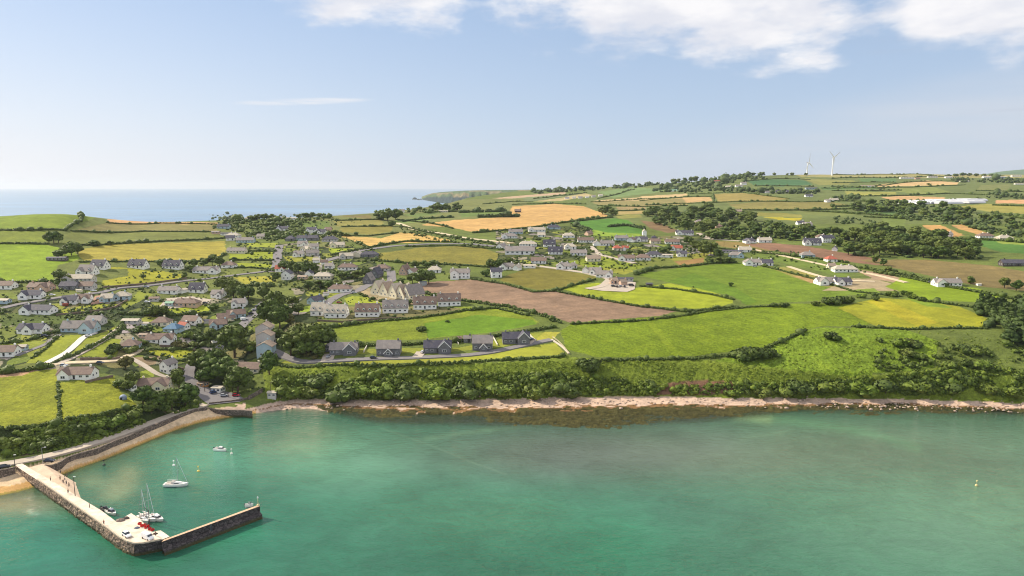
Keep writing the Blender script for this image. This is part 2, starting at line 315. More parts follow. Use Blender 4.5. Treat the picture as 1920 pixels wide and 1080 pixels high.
# ============================================================ LAND
# field colours (sRGB as the crops look) : name -> (rgb, grain, row spacing amplitude)
GR = (118, 142, 48)
FIELDS = [
 # (poly in photograph pixels, colour, grain 0..1, row strength, row angle in degrees)
 # far right and far skyline
 ([(1100,300),(2000,300),(2000,420),(1100,420)], (112,130,62), .5, 0, 0),
 ([(1490,327),(1600,325),(2000,325),(2000,333),(1620,334),(1500,331)], (166,158,88), .2, 0, 0),
 ([(1637,347),(1738,338),(1798,342),(1795,346),(1710,349),(1640,350)], (214,180,112), .1, .1, 10),
 ([(1652,370),(1691,367),(1772,370),(1770,375),(1691,376),(1665,374)], (208,168,104), .1, .1, 10),
 ([(1584,359),(1680,360),(1680,366),(1590,367)], (160,158,70), .2, 0, 0),
 ([(1672,353),(1747,350),(1787,361),(1729,364),(1682,359)], (132,148,66), .2, 0, 0),
 ([(1532,351),(1615,349),(1660,354),(1545,356)], (104,140,66), .2, 0, 0),
 ([(1610,334),(1680,334),(1680,341),(1615,342)], (100,136,66), .2, 0, 0),
 ([(1867,375),(2000,374),(2000,383),(1867,381)], (212,164,104), .1, 0, 0),
 ([(1798,387),(1852,382),(2000,391),(2000,404),(1860,398)], (156,158,66), .2, .1, 20),
 ([(1840,347),(1895,345),(1890,360),(1830,356)], (126,138,68), .2, 0, 0),
 ([(1727,422),(1764,422),(1808,441),(1785,445),(1757,441)], (198,156,84), .1, .2, 20),
 ([(1783,422),(1804,421),(1860,440),(1850,445),(1800,430)], (200,158,88), .1, .2, 20),
 ([(1785,447),(1920,452),(2100,460),(2100,485),(1878,473),(1822,456)], (86,130,48), .2, 0, 0),
 ([(1652,409),(1700,409),(1695,425),(1665,424)], (118,140,58), .3, 0, 0),
 ([(1620,392),(1690,396),(1700,406),(1625,402)], (98,130,62), .2, 0, 0),
 ([(1860,448),(2000,450),(2000,462),(1880,458)], (136,160,60), .2, 0, 0),
 ([(1200,368),(1286,363),(1290,366),(1211,375)], (206,178,112), .1, .1, 5),
 ([(1211,377),(1288,370),(1331,369),(1336,377),(1290,380),(1247,383)], (200,166,100), .1, .1, 5),
 ([(1337,364),(1387,362),(1444,366),(1481,373),(1444,376),(1365,380),(1346,377)], (158,142,70), .2, .1, 5),
 ([(1365,383),(1444,377),(1560,379),(1590,384),(1560,392),(1444,394),(1380,391)], (142,134,66), .3, .1, 5),
 ([(1399,338),(1462,336),(1509,338),(1524,346),(1462,350),(1415,348)], (78,122,64), .1, 0, 0),
 ([(1500,333),(1540,336),(1605,339),(1590,346),(1535,347)], (142,150,68), .2, 0, 0),
 ([(1430,407),(1504,409),(1500,414),(1462,412)], (186,172,44), .1, 0, 0),
 ([(1390,398),(1460,399),(1500,402),(1505,408),(1430,406)], (140,144,60), .2, 0, 0),
 ([(1480,395),(1560,397),(1600,402),(1560,406),(1500,401)], (120,136,62), .2, 0, 0),
 ([(1200,413),(1237,417),(1275,434),(1252,437),(1219,428)], (136,112,70), .2, .15, 20),
 ([(1120,360),(1187,351),(1250,356),(1225,362),(1150,371)], (118,148,76), .2, 0, 0),
 ([(1107,377),(1280,364),(1280,369),(1150,379)], (200,174,112), .1, .1, 5),
 ([(1000,378),(1050,371),(1095,362),(1112,366),(1050,377)], (190,172,108), .1, 0, 0),
 ([(920,372),(985,366),(1060,360),(1060,364),(985,372)], (196,168,120), .1, 0, 0),
 ([(905,376),(940,372),(960,374),(945,382),(905,382)], (190,154,100), .1, 0, 0),
 ([(960,372),(1060,364),(1100,362),(1000,377),(950,382)], (122,140,80), .3, 0, 0),
 ([(1110,379),(1280,372),(1290,384),(1200,388),(1120,384)], (150,140,78), .3, .1, 5),
 ([(1155,388),(1212,386),(1210,393),(1158,393)], (160,140,84), .2, 0, 0),
 ([(1157,396),(1207,395),(1207,401),(1160,402)], (178,158,88), .2, 0, 0),
 ([(1150,402),(1200,402),(1205,408),(1160,410)], (148,146,66), .2, 0, 0),
 ([(1067,417),(1150,409),(1175,412),(1205,430),(1200,442),(1110,441),(1102,425)], (88,138,44), .2, .25, 8),
 ([(1102,428),(1140,436),(1200,438),(1200,445),(1105,443)], (132,164,50), .2, 0, 0),
 # central country
 ([(560,380),(980,372),(1000,395),(800,430),(560,470)], (122,134,64), .5, 0, 0),
 ([(800,419),(855,412),(950,407),(960,387),(1040,382),(1095,387),(1147,406),(1025,422),(887,435),(850,427),(790,422)], (206,166,92), .12, .35, 12),
 ([(740,413),(790,408),(820,408),(785,416),(745,420)], (130,158,72), .2, 0, 0),
 ([(862,400),(905,398),(950,397),(958,400),(900,404),(866,408)], (112,140,58), .2, 0, 0),
 ([(752,402),(815,398),(830,400),(780,408)], (112,136,60), .3, 0, 0),
 ([(632,441),(715,447),(750,436),(795,439),(850,452),(737,456),(680,462),(665,452)], (214,178,92), .1, .4, -18),
 ([(710,470),(790,462),(900,462),(935,475),(930,500),(850,495),(760,492),(700,487)], (142,136,54), .8, 0, 0),
 ([(940,460),(800,458),(700,468),(715,474),(790,464),(880,460),(930,466)], (96,112,50), .6, 0, 0),
 ([(560,414),(617,415),(622,430),(575,432)], (104,130,52), .3, 0, 0),
 ([(625,415),(715,412),(720,421),(632,425)], (150,144,66), .2, .1, 5),
 ([(637,427),(737,424),(732,435),(692,440),(640,435)], (140,140,56), .3, 0, 0),
 ([(632,405),(695,403),(695,411)], (134,122,66), .3, 0, 0),
 ([(775,535),(790,530),(887,524),(945,532),(1000,547),(1040,545),(1125,560),(1275,582),(1240,592),(1070,605),(1032,592),(950,572),(862,560),(785,545)], (150,124,90), .3, .35, 10),
 ([(935,525),(955,514),(1005,500),(1060,507),(1117,519),(1115,526),(1060,538),(1007,544)], (126,126,48), .35, .1, 5),
 ([(1050,540),(1120,530),(1190,540),(1255,531),(1330,545),(1372,560),(1376,568),(1350,575),(1290,580),(1200,572),(1100,556)], (154,174,42), .2, .2, -12),
 ([(1190,515),(1290,500),(1385,492),(1450,505),(1520,525),(1600,550),(1560,562),(1400,572),(1378,556),(1250,528)], (114,144,38), .6, .3, -30),
 ([(1300,512),(1380,540),(1420,565),(1400,572),(1376,556),(1250,528)], (104,140,36), .5, 0, 0),
 ([(1190,488),(1260,480),(1325,483),(1325,495),(1250,500),(1200,505)], (124,140,54), .6, 0, 0),
 ([(1250,478),(1330,474),(1325,484),(1265,492)], (144,152,52), .3, 0, 0),
 ([(1265,490),(1320,483),(1320,494),(1275,497)], (166,132,72), .3, 0, 0),
 ([(1105,500),(1130,496),(1190,508),(1170,515),(1110,505)], (150,160,52), .4, 0, 0),
 ([(1060,490),(1130,482),(1210,500),(1190,506),(1100,500)], (134,156,44), .4, 0, 0),
 ([(1340,452),(1400,454),(1460,470),(1400,470),(1350,462)], (146,128,66), .3, 0, 0),
 ([(1396,458),(1440,455),(1520,462),(1600,477),(1680,490),(1700,500),(1640,497),(1560,487),(1430,466)], (146,112,78), .2, .1, -12),
 ([(1400,473),(1450,473),(1560,487),(1620,505),(1580,520),(1500,500),(1430,486)], (112,138,50), .4, .15, -25),
 ([(1440,500),(1480,502),(1540,520),(1600,522),(1560,540),(1500,525)], (150,144,66), .4, 0, 0),
 ([(1485,516),(1520,519),(1545,526),(1520,531)], (184,152,90), .4, 0, 0),
 ([(1600,522),(1640,522),(1680,535),(1690,545),(1600,545),(1540,545)], (176,158,110), .3, 0, 0),
 ([(1555,548),(1640,540),(1650,548),(1600,553)], (126,156,50), .3, 0, 0),
 ([(1600,505),(1660,512),(1700,525),(1690,532),(1640,524)], (170,144,104), .3, 0, 0),
 ([(1690,520),(1760,533),(1830,540),(1870,552),(1900,556),(1860,562),(1840,567),(1740,562),(1660,538)], (132,162,34), .2, .1, -14),
 ([(1610,487),(1740,487),(1850,497),(1940,512),(2100,540),(2100,570),(1940,548),(1840,537),(1700,508)], (134,118,66), .35, .18, -12),
 # mid and near meadows
 ([(600,612),(640,604),(800,582),(870,575),(950,578),(1000,595),(1010,605),(930,620),(800,636),(690,640),(640,636)], (128,150,40), .65, .3, 12),
 ([(795,606),(900,590),(1000,600),(1005,608),(930,622),(802,634)], (106,146,34), .3, 0, 0),
 ([(1050,620),(1075,605),(1270,592),(1420,572),(1560,568),(1620,575),(1650,600),(1620,612),(1540,612),(1480,628),(1440,650),(1300,668),(1120,670),(1062,655)], (120,148,32), .85, .3, -55),
 ([(1212,606),(1225,604),(1268,655),(1255,657)], (128,154,34), .6, 0, 0),
 ([(1569,577),(1650,558),(1740,565),(1800,575),(1858,600),(1850,613),(1700,616),(1640,610)], (152,162,40), .35, .35, -40),
 ([(1625,565),(1660,562),(1760,605),(1720,612)], (174,166,42), .35, .35, -40),
 ([(1690,557),(1745,564),(1790,578),(1740,575)], (126,156,44), .3, 0, 0),
 ([(1440,650),(1480,628),(1540,614),(1700,618),(1760,640),(1750,690),(1600,705),(1400,700),(1290,690)], (124,156,42), .95, 0, 0),
 # cottages' lawns
 ([(525,680),(560,682),(650,684),(850,678),(1000,668),(1060,664),(1040,643),(1010,648),(930,660),(850,668),(700,676),(600,680),(545,676)], (154,166,50), .15, 0, 0),
 ([(600,672),(640,664),(820,662),(930,652),(1020,636),(1045,622),(1000,624),(860,652),(700,654),(600,656)], (144,158,52), .3, 0, 0),
 ([(1000,640),(1022,622),(1050,622),(1038,634),(1010,644)], (170,176,60), .3, 0, 0),
 # left country
 ([(-300,380),(420,380),(560,560),(-300,560)], (116,132,56), .5, 0, 0),
 ([(-200,404),(0,404),(60,397),(110,396),(150,399),(192,404),(150,418),(128,428),(115,431),(-200,431)], (124,150,42), .4, .15, 5),
 ([(-200,432),(0,432),(95,434),(86,456),(0,455),(-200,455)], (128,148,48), .4, .1, 5),
 ([(-200,457),(0,457),(84,458),(102,462),(140,470),(150,485),(108,498),(100,525),(95,529),(-200,529)], (134,166,38), .4, .25, 0),
 ([(132,433),(200,418),(400,421),(408,433)], (140,132,68), .2, .15, 2),
 ([(200,411),(232,412),(300,416),(412,417),(402,421),(200,418)], (208,164,100), .1, 0, 0),
 ([(118,440),(135,434),(410,435),(425,445),(380,450),(200,457),(150,458)], (122,136,56), .25, .15, 3),
 ([(150,468),(210,458),(422,452),(423,476),(400,488),(160,490),(148,480)], (168,156,58), .3, .5, 14),
 ([(190,535),(192,526),(240,518),(240,504),(205,505),(210,500),(300,508),(345,515),(345,524),(300,530),(240,535)], (164,172,44), .2, 0, 0),
 ([(428,472),(520,472),(512,487),(430,487)], (150,170,42), .2, 0, 0),
 ([(430,492),(517,496),(515,503),(460,501)], (152,172,42), .2, 0, 0),
 ([(463,455),(522,455),(516,464),(462,462)], (150,168,48), .2, 0, 0),
 ([(437,520),(510,517),(513,534),(460,533)], (172,166,54), .3, 0, 0),
 ([(615,466),(668,466),(640,471),(622,476)], (154,178,44), .2, 0, 0),
 ([(530,480),(600,482),(610,488),(540,492)], (150,160,50), .3, 0, 0),
 ([(232,580),(287,552),(262,545),(245,560),(225,570)], (140,158,50), .3, 0, 0),
 ([(312,577),(350,574),(400,571),(390,585),(315,590)], (156,176,42), .2, 0, 0),
 ([(110,582),(150,574),(212,569),(226,571),(180,580),(120,588)], (150,164,46), .2, 0, 0),
 ([(-60,552),(20,548),(35,552),(30,560),(-60,566)], (120,140,50), .3, 0, 0),
 ([(0,590),(60,584),(120,590),(200,600),(230,600),(220,612),(140,606),(0,612)], (94,116,46), .7, 0, 0),
 ([(0,612),(40,612),(40,640),(0,644)], (116,134,50), .5, 0, 0),
 ([(50,680),(90,682),(150,633),(150,628),(105,630),(70,660)], (142,158,44), .35, .1, -40),
 ([(140,671),(217,670),(228,636),(212,635)], (140,158,44), .35, .1, -40),
 ([(150,640),(170,630),(200,622),(215,612),(226,616),(160,662),(130,668)], (146,162,48), .3, 0, 0),
 ([(275,657),(362,657),(360,672),(290,667)], (166,178,44), .2, 0, 0),
 ([(-60,655),(50,640),(90,640),(60,668),(-60,672)], (134,150,50), .4, 0, 0),
 ([(-300,705),(0,703),(100,692),(106,692),(110,716),(112,790),(60,797),(0,806),(-300,815)], (140,154,40), .8, .3, 70),
 ([(-60,700),(30,696),(75,692),(40,704),(-60,712)], (190,152,104), .4, 0, 0),
 ([(107,718),(160,712),(214,704),(226,735),(262,762),(200,775),(114,792)], (142,156,40), .8, .3, 70),
 ([(260,697),(285,692),(288,706),(262,712)], (146,166,52), .3, 0, 0),
 ([(250,670),(300,668),(290,682),(262,688)], (164,142,98), .5, 0, 0),
 # terrace greens
 ([(645,560),(660,555),(692,557),(715,568),(655,571)], (150,168,48), .2, 0, 0),
 ([(607,552),(640,548),(657,544),(660,551),(625,560)], (148,164,54), .3, 0, 0),
 ([(560,574),(590,572),(582,584),(562,586)], (140,166,48), .3, 0, 0),
 ([(668,548),(690,540),(760,548),(800,565),(790,572),(720,570)], (168,152,104), .5, 0, 0),
 ([(580,592),(640,600),(760,596),(860,584),(866,578),(700,572),(590,580)], (126,128,70), .6, 0, 0),
 # rough bank over the beach
 ([(490,682),(600,688),(800,686),(1000,676),(1065,668),(1120,674),(1300,672),(1450,690),(1600,706),(1760,690),(2100,700),(2100,765),(1500,748),(500,750)], (126,150,46), 1, 0, 0),
 ([(1230,722),(1300,712),(1372,716),(1380,738),(1300,742),(1230,740)], (142,108,74), .9, 0, 0),
 ([(35,812),(62,812),(75,850),(40,855)], (128,96,78), .6, 0, 0),
 ([(-300,815),(0,806),(110,792),(270,765),(372,745),(380,758),(250,800),(100,840),(-300,880)], (66,84,34), 1, 0, 0),
]
C_DEF = (108, 128, 52)

def build_ground():
    az = np.concatenate([np.linspace(-1.3, -.87, 60)[:-1], np.linspace(-.87, .87, 1180), np.linspace(.87, 1.3, 60)[1:]])
    Yr = [118.0]
    while Yr[-1] < 8900:
        y = Yr[-1]
        st = 6 if y < 190 else 1.0 if y < 520 else max(1.0, y * 0.0026 if y < 3300 else y * .012)
        Yr.append(y + st)
    Yr = np.array(Yr); na, ny = len(az), len(Yr)
    A, YY = np.meshgrid(az, Yr); X = A * YY
    Z = H(X, YY)
    # rough ground is uneven: bank scrub, beach stones, weed flats
    px, py = pix(X, YY, Z)
    P, Q = px.ravel(), py.ravel(); Zr = Z.ravel(); Xr = X.ravel(); Yf = YY.ravel()
    colr = np.tile(np.array(lin(C_DEF)), (P.size, 1)); grain = np.full(P.size, .6); row = np.zeros(P.size); rowc = np.zeros(P.size)
    gard = inpoly(P, Q, [(0,500),(150,500),(420,455),(640,455),(700,480),(720,530),(600,560),(600,640),(480,700),(380,740),(200,700),(0,700)])
    colr[gard] = lin((112,128,56)); grain[gard] = .9
    # gardens: a patchwork of lawn, planting, gravel and paving plot by plot
    gard2 = inpoly(P, Q, [(930,430),(1060,424),(1200,444),(1340,440),(1340,480),(1250,480),(1180,500),(1110,500),(1040,498),(930,500)])
    gg = gard | gard2; ci = np.nonzero(gg)[0]; cx = Xr[ci]; cy = Yf[ci]; cs = 13 + np.clip(cy - 450, 0, 900) * .012
    rx = (cx * .94 + cy * .34) / 14.; ry = (-cx * .34 + cy * .94) / 19.
    bi = np.floor(rx).astype(int); bj = np.floor(ry).astype(int); best = np.full(len(ci), 9e9); sec = best.copy(); hid = np.zeros(len(ci))
    def hsh(a, b, s):
        n = (a * 73856093 ^ b * 19349663 ^ s * 83492791) & 0xffffffff; n = ((n ^ (n >> 13)) * 1274126177) & 0xffffffff; return ((n ^ (n >> 16)) & 0xffff) / 65535.
    for da in (-1, 0, 1):
        for db in (-1, 0, 1):
            a, b = bi + da, bj + db; d = np.hypot(rx - a - hsh(a, b, 1), ry - b - hsh(a, b, 2)); h_ = hsh(a, b, 3)
            up = d < best; sec = np.where(up, best, np.minimum(sec, d)); hid = np.where(up, h_, hid); best = np.minimum(best, d)
    pal = np.array([lin(c) for c in ((128,148,54),(146,160,58),(84,104,44),(70,92,42),(112,128,52),(98,112,50),(158,150,112),(150,142,120),(96,108,52),(138,132,74),(76,92,44),(118,140,50))])
    colr[ci] = pal[(hid * 11.99).astype(int)]; edge = (sec - best) < .13; colr[ci[edge]] = lin((58,74,34)); grain[ci] = .7
    wob = 1.6
    Pw = P + (fbm(Xr / 9, Yf / 9, 2, 3) - .5) * wob * 3; Qw = Q + (fbm(Xr / 9, Yf / 9, 2, 13) - .5) * wob
    for poly, c, g, r, ra in FIELDS:
        s = inpoly(Pw, Qw, poly)
        colr[s] = lin(c); grain[s] = g; row[s] = r
        t = math.radians(ra + 90); rowc[s] = Xr[s] * math.cos(t) + Yf[s] * math.sin(t)
    tan = colr[:, 0] > colr[:, 1]
    colr[:, :3] *= np.where(tan[:, None], np.array([[.72,.73,.98]]), np.array([[.76,.68,1.0]]))
    # shore
    n1 = fbm(Xr / 6, Yf / 3, 4, 21); n2 = fbm(Xr / 1.7, Yf / 1.2, 3, 31)
    near = Yf < 460
    beach = near & (Zr < np.where(P < 460, 3.35, 2.15) + (n1 - .5) * .8)
    sand = P < 420
    cb = np.where(sand[:, None], np.array(lin((204,180,148)))[None], np.array(lin((184,160,142)))[None])
    cb = cb * (0.8 + 0.45 * n2[:, None])
    wrack = beach & (np.abs(Zr - 1.05 - (n1 - .5) * .7) < .10) & ~sand
    colr[beach] = cb[beach]; colr[wrack] = lin((120,92,62)); grain[beach] = .35; row[beach] = 0
    wet = near & (Zr < .75 + (n1 - .5) * .5)
    colr[wet & (P < 480)] = np.array(lin((188,150,96)))
    colr[wet & (P < 480) & (Zr < .2)] = np.array(lin((140,124,60)))
    weedzone = near & (P > 590 + (Q - 762) * 2.2 + (n1 - .5) * 40) & (Zr < 1.0 + (n1 - .5) * 1.0) & (Zr > -1.9)
    wc = np.array(lin((80,78,46)))[None] * (0.25 + 0.85 * n2[:, None]) + np.array([[.012, .01, .002, 0]]) * n1[:, None]
    colr[weedzone] = wc[weedzone]; grain[weedzone] = .9
    deep = Zr <= -1.6
    colr[deep] = lin((110,118,84))
    Zn = Zr.copy(); n0 = fbm(Xr / 45, Yf / 14, 3, 61); edge = near & (P > 640) & (Zr < .7) & (Zr > -2.5); Zn[edge] += (n0[edge] - .58) * 3.0
    flat = weedzone & (Zr < .9); Zn[flat] += (n2[flat] - .5) * .8 + (n1[flat] - .42) * 1.1
    bank = near & (Zr > 2.4) & (grain >= .9); Zn[bank] += (n2[bank] - .5) * 1.6
    stone = beach & ~sand; Zn[stone] += (n2[stone] - .5) * .35
    rg = (grain > .4) & (Zr > 5) & (Yf < 800); Zn[rg] += (fbm(Xr[rg] / 2.6, Yf[rg] / 2.6, 3, 77) - .5) * .55 * grain[rg]
    Zn[near & (P > 545) & (P < 600) & (Zr < .4) & (Zr > -1)] -= .25
    V = np.stack([Xr, Yf, Zn], 1)
    i = np.arange(ny - 1)[:, None] * na + np.arange(na - 1)[None, :]
    Qd = np.stack([i, i + 1, i + na + 1, i + na], 2).reshape(-1, 4)
    m = bpy.data.materials.new('farmland'); m.use_nodes = True; w = NT(m.node_tree)
    at = w.n('ShaderNodeAttribute', attribute_name='crop'); gr = w.n('ShaderNodeAttribute', attribute_name='grain')
    rs = w.n('ShaderNodeAttribute', attribute_name='rows'); rc = w.n('ShaderNodeAttribute', attribute_name='across')
    geo = w.n('ShaderNodeNewGeometry'); pos = geo.outputs['Position']
    def nz(s, d=5.0, r=.6, v=pos, dist=0.0): return w.n('ShaderNodeTexNoise', {'Vector': v, 'Scale': s, 'Detail': d, 'Roughness': r, 'Distortion': dist}).outputs[0]
    big = nz(.012, 4); mid = nz(.07, 8, .72, dist=.4); fine = nz(.55, 4, .7); tiny = nz(1.7, 3, .7)
    f = w.m('MULTIPLY', w.rng(big, .3, .7, .86, 1.14, False), w.rng(mid, .3, .7, .74, 1.26, False))
    amp = w.m('MULTIPLY_ADD', gr.outputs['Fac'], .62, .1)
    g = w.m('MULTIPLY_ADD', w.m('SUBTRACT', w.m('MULTIPLY_ADD', tiny, .45, w.m('MULTIPLY', fine, .55)), .5), w.m('MULTIPLY', amp, 4.6), 1.0)
    # rows: tramlines every 18 m and fine drill lines
    s1 = w.m('POWER', w.m('ABSOLUTE', w.m('SINE', w.m('MULTIPLY', rc.outputs['Fac'], math.pi / 14))), .35)
    s2 = w.m('SINE', w.m('MULTIPLY', rc.outputs['Fac'], math.pi / 1.9))
    rr = w.m('ADD', w.m('MULTIPLY', w.m('SUBTRACT', s1, .8), .55), w.m('MULTIPLY', s2, .12))
    rf = w.m('MULTIPLY_ADD', rs.outputs['Fac'], rr, 1.0)
    tot = w.m('MULTIPLY', w.m('MULTIPLY', f, g), rf)
    sc = w.n('ShaderNodeVectorMath', {0: at.outputs['Color']}, operation='SCALE'); w.t.links.new(tot, sc.inputs['Scale'])
    # hue drift: drier, yellower patches
    dry = w.mix(w.m('MULTIPLY', w.rng(mid, .48, .72), w.m('MULTIPLY_ADD', gr.outputs['Fac'], .35, .1)), sc.outputs[0], w.mix(1.0, sc.outputs[0], (1.28, 1.08, .75, 1), 'MULTIPLY'))
    p = w.n('ShaderNodeBsdfPrincipled', {'Base Color': dry, 'Roughness': .95, 'Specular IOR Level': .12})
    b = w.n('ShaderNodeBump', {'Height': w.m('MULTIPLY', w.m('ADD', fine, w.m('MULTIPLY', tiny, .5)), gr.outputs['Fac']), 'Strength': 1.0, 'Distance': .9})
    w.t.links.new(b.outputs[0], p.inputs['Normal'])
    w.n('ShaderNodeOutputMaterial', {0: p.outputs[0]})
    fz = Zn[Qd].mean(1); fy = Yf[Qd].mean(1)
    isb = (fz < np.where(P[Qd[:, 0]] < 460, 3.3, 2.15)) & (fy < 470)
    for name, sel in (('beach', isb), ('ground', ~isb)):
        q = Qd[sel]; u, inv = np.unique(q.ravel(), return_inverse=True)
        me = np_mesh(name, V[u], inv.reshape(-1, 4), m)
        vattr(me, 'crop', colr[u]); vattr(me, 'grain', grain[u]); vattr(me, 'rows', row[u]); vattr(me, 'across', rowc[u])
        tag(link(name, me), kind='structure')
build_ground()

# ------------------------------------------------------------ distant headland over the bay, and the blue hill at the right
def far_land(name, prof, rows, colr_fn, mat_, label=None):
    pass
def build_headland():
    xs = np.linspace(789, 1012, 170)
    yb = np.interp(xs, [789, 800, 830, 880, 1012], [373.5, 376, 381, 385, 388])
    top = np.interp(xs, [789, 793, 800, 812, 828, 850, 870, 900, 960, 1012], [372.6, 369, 365.2, 362, 360, 358.6, 357.4, 356.6, 356, 355.4])
    V = []; C = []
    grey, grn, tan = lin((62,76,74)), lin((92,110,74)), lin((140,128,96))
    NR = 9
    for j, x in enumerate(xs):
        az_, kb = ray(x, yb[j]); Yb = CAMZ / kb
        Yt = Yb + 900; kt = ray(x, top[j])[1]; ht = CAMZ - kt * Yt
        c = .72 + .2 * math.sin(x / 7.) * math.sin(x / 3.1)
        wig = 25 * fbm(np.array([x / 4.]), np.array([2.]), 4, 3)[0]
        prof = [(0, -4), (0, 0), (30 + wig, ht * .25), (60 + wig * 2, ht * .5), (90 + wig * 2, ht * c), (350, ht * .9), (600, ht * .96), (900, ht), (1500, ht * .8), (2600, -5)]
        for i, (dy, h) in enumerate(prof):
            V.append((az_ * (Yb + dy), Yb + dy, h))
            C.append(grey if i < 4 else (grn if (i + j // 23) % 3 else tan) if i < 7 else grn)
    NR = 10; n = len(xs)
    Qd = np.array([[j * NR + i, j * NR + i + 1, (j + 1) * NR + i + 1, (j + 1) * NR + i] for j in range(n - 1) for i in range(NR - 1)])[:, ::-1]
    m = bpy.data.materials.new('headland'); m.use_nodes = True; w = NT(m.node_tree)
    at = w.n('ShaderNodeAttribute', attribute_name='crop')
    no = w.n('ShaderNodeTexNoise', {'Vector': w.n('ShaderNodeNewGeometry').outputs['Position'], 'Scale': .02, 'Detail': 6.0, 'Roughness': .7})
    sc = w.n('ShaderNodeVectorMath', {0: at.outputs['Color']}, operation='SCALE'); w.t.links.new(w.rng(no.outputs[0], .3, .7, .55, 1.4, False), sc.inputs['Scale'])
    p = w.n('ShaderNodeBsdfPrincipled', {'Base Color': sc.outputs[0], 'Roughness': .95, 'Specular IOR Level': .1})
    bm_ = w.n('ShaderNodeBump', {'Height': no.outputs[0], 'Distance': 30.0}); w.t.links.new(bm_.outputs[0], p.inputs['Normal'])
    w.n('ShaderNodeOutputMaterial', {0: p.outputs[0]})
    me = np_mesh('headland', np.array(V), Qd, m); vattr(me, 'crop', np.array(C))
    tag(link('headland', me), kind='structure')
    # rocks off the point
    for x, y, s in ((778, 374.2, 26), (785, 375, 14), (789.5, 374.5, 12)):
        c = atz(x, y, 0); vs = []; fs = []
        for i in range(9):
            t = i / 9 * 2 * math.pi; r = s * (1 + .3 * math.sin(3 * t))
            vs += [(c.x + r * math.cos(t), c.y + r * .6 * math.sin(t), -2), (c.x + r * .6 * math.cos(t), c.y + r * .35 * math.sin(t), s * (.55 + .15 * math.sin(5 * t)))]
        vs.append((c.x, c.y, s * .85))
        for i in range(9):
            a, b = 2 * i, 2 * ((i + 1) % 9); fs += [(a, b, b + 1, a + 1), (a + 1, b + 1, 18)]
        lab = {778: 'largest dark sea stack standing off the tip of the far headland', 785: 'middle low rock between the sea stack and the far headland', 789.5: 'small rock against the very tip of the far headland'}[x]
        tag(mesh_obj('sea_rock', vs, fs, mat('far rock', (92, 98, 92), .9, .2, .05)), lab, 'rock', 'rocks off the headland')
    # blue hill far to the right
    xs = np.linspace(1700, 2400, 80); V = []
    for x in xs:
        t = np.interp(x, [1700, 1850, 1880, 1920, 2000, 2400], [334, 326, 321, 317.5, 313, 309])
        az_, k = ray(x, t); Y = 6500
        h = CAMZ - k * Y
        for dy, hh in ((-1800, 20), (-900, h * .55), (-300, h * .9), (0, h), (600, h * .7), (2200, 0)): V.append((az_ * (Y + dy), Y + dy, hh))
    Qd = np.array([[j * 6 + i, j * 6 + i + 1, (j + 1) * 6 + i + 1, (j + 1) * 6 + i] for j in range(79) for i in range(5)])[:, ::-1]
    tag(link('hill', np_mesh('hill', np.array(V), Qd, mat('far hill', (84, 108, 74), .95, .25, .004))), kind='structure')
build_headland()

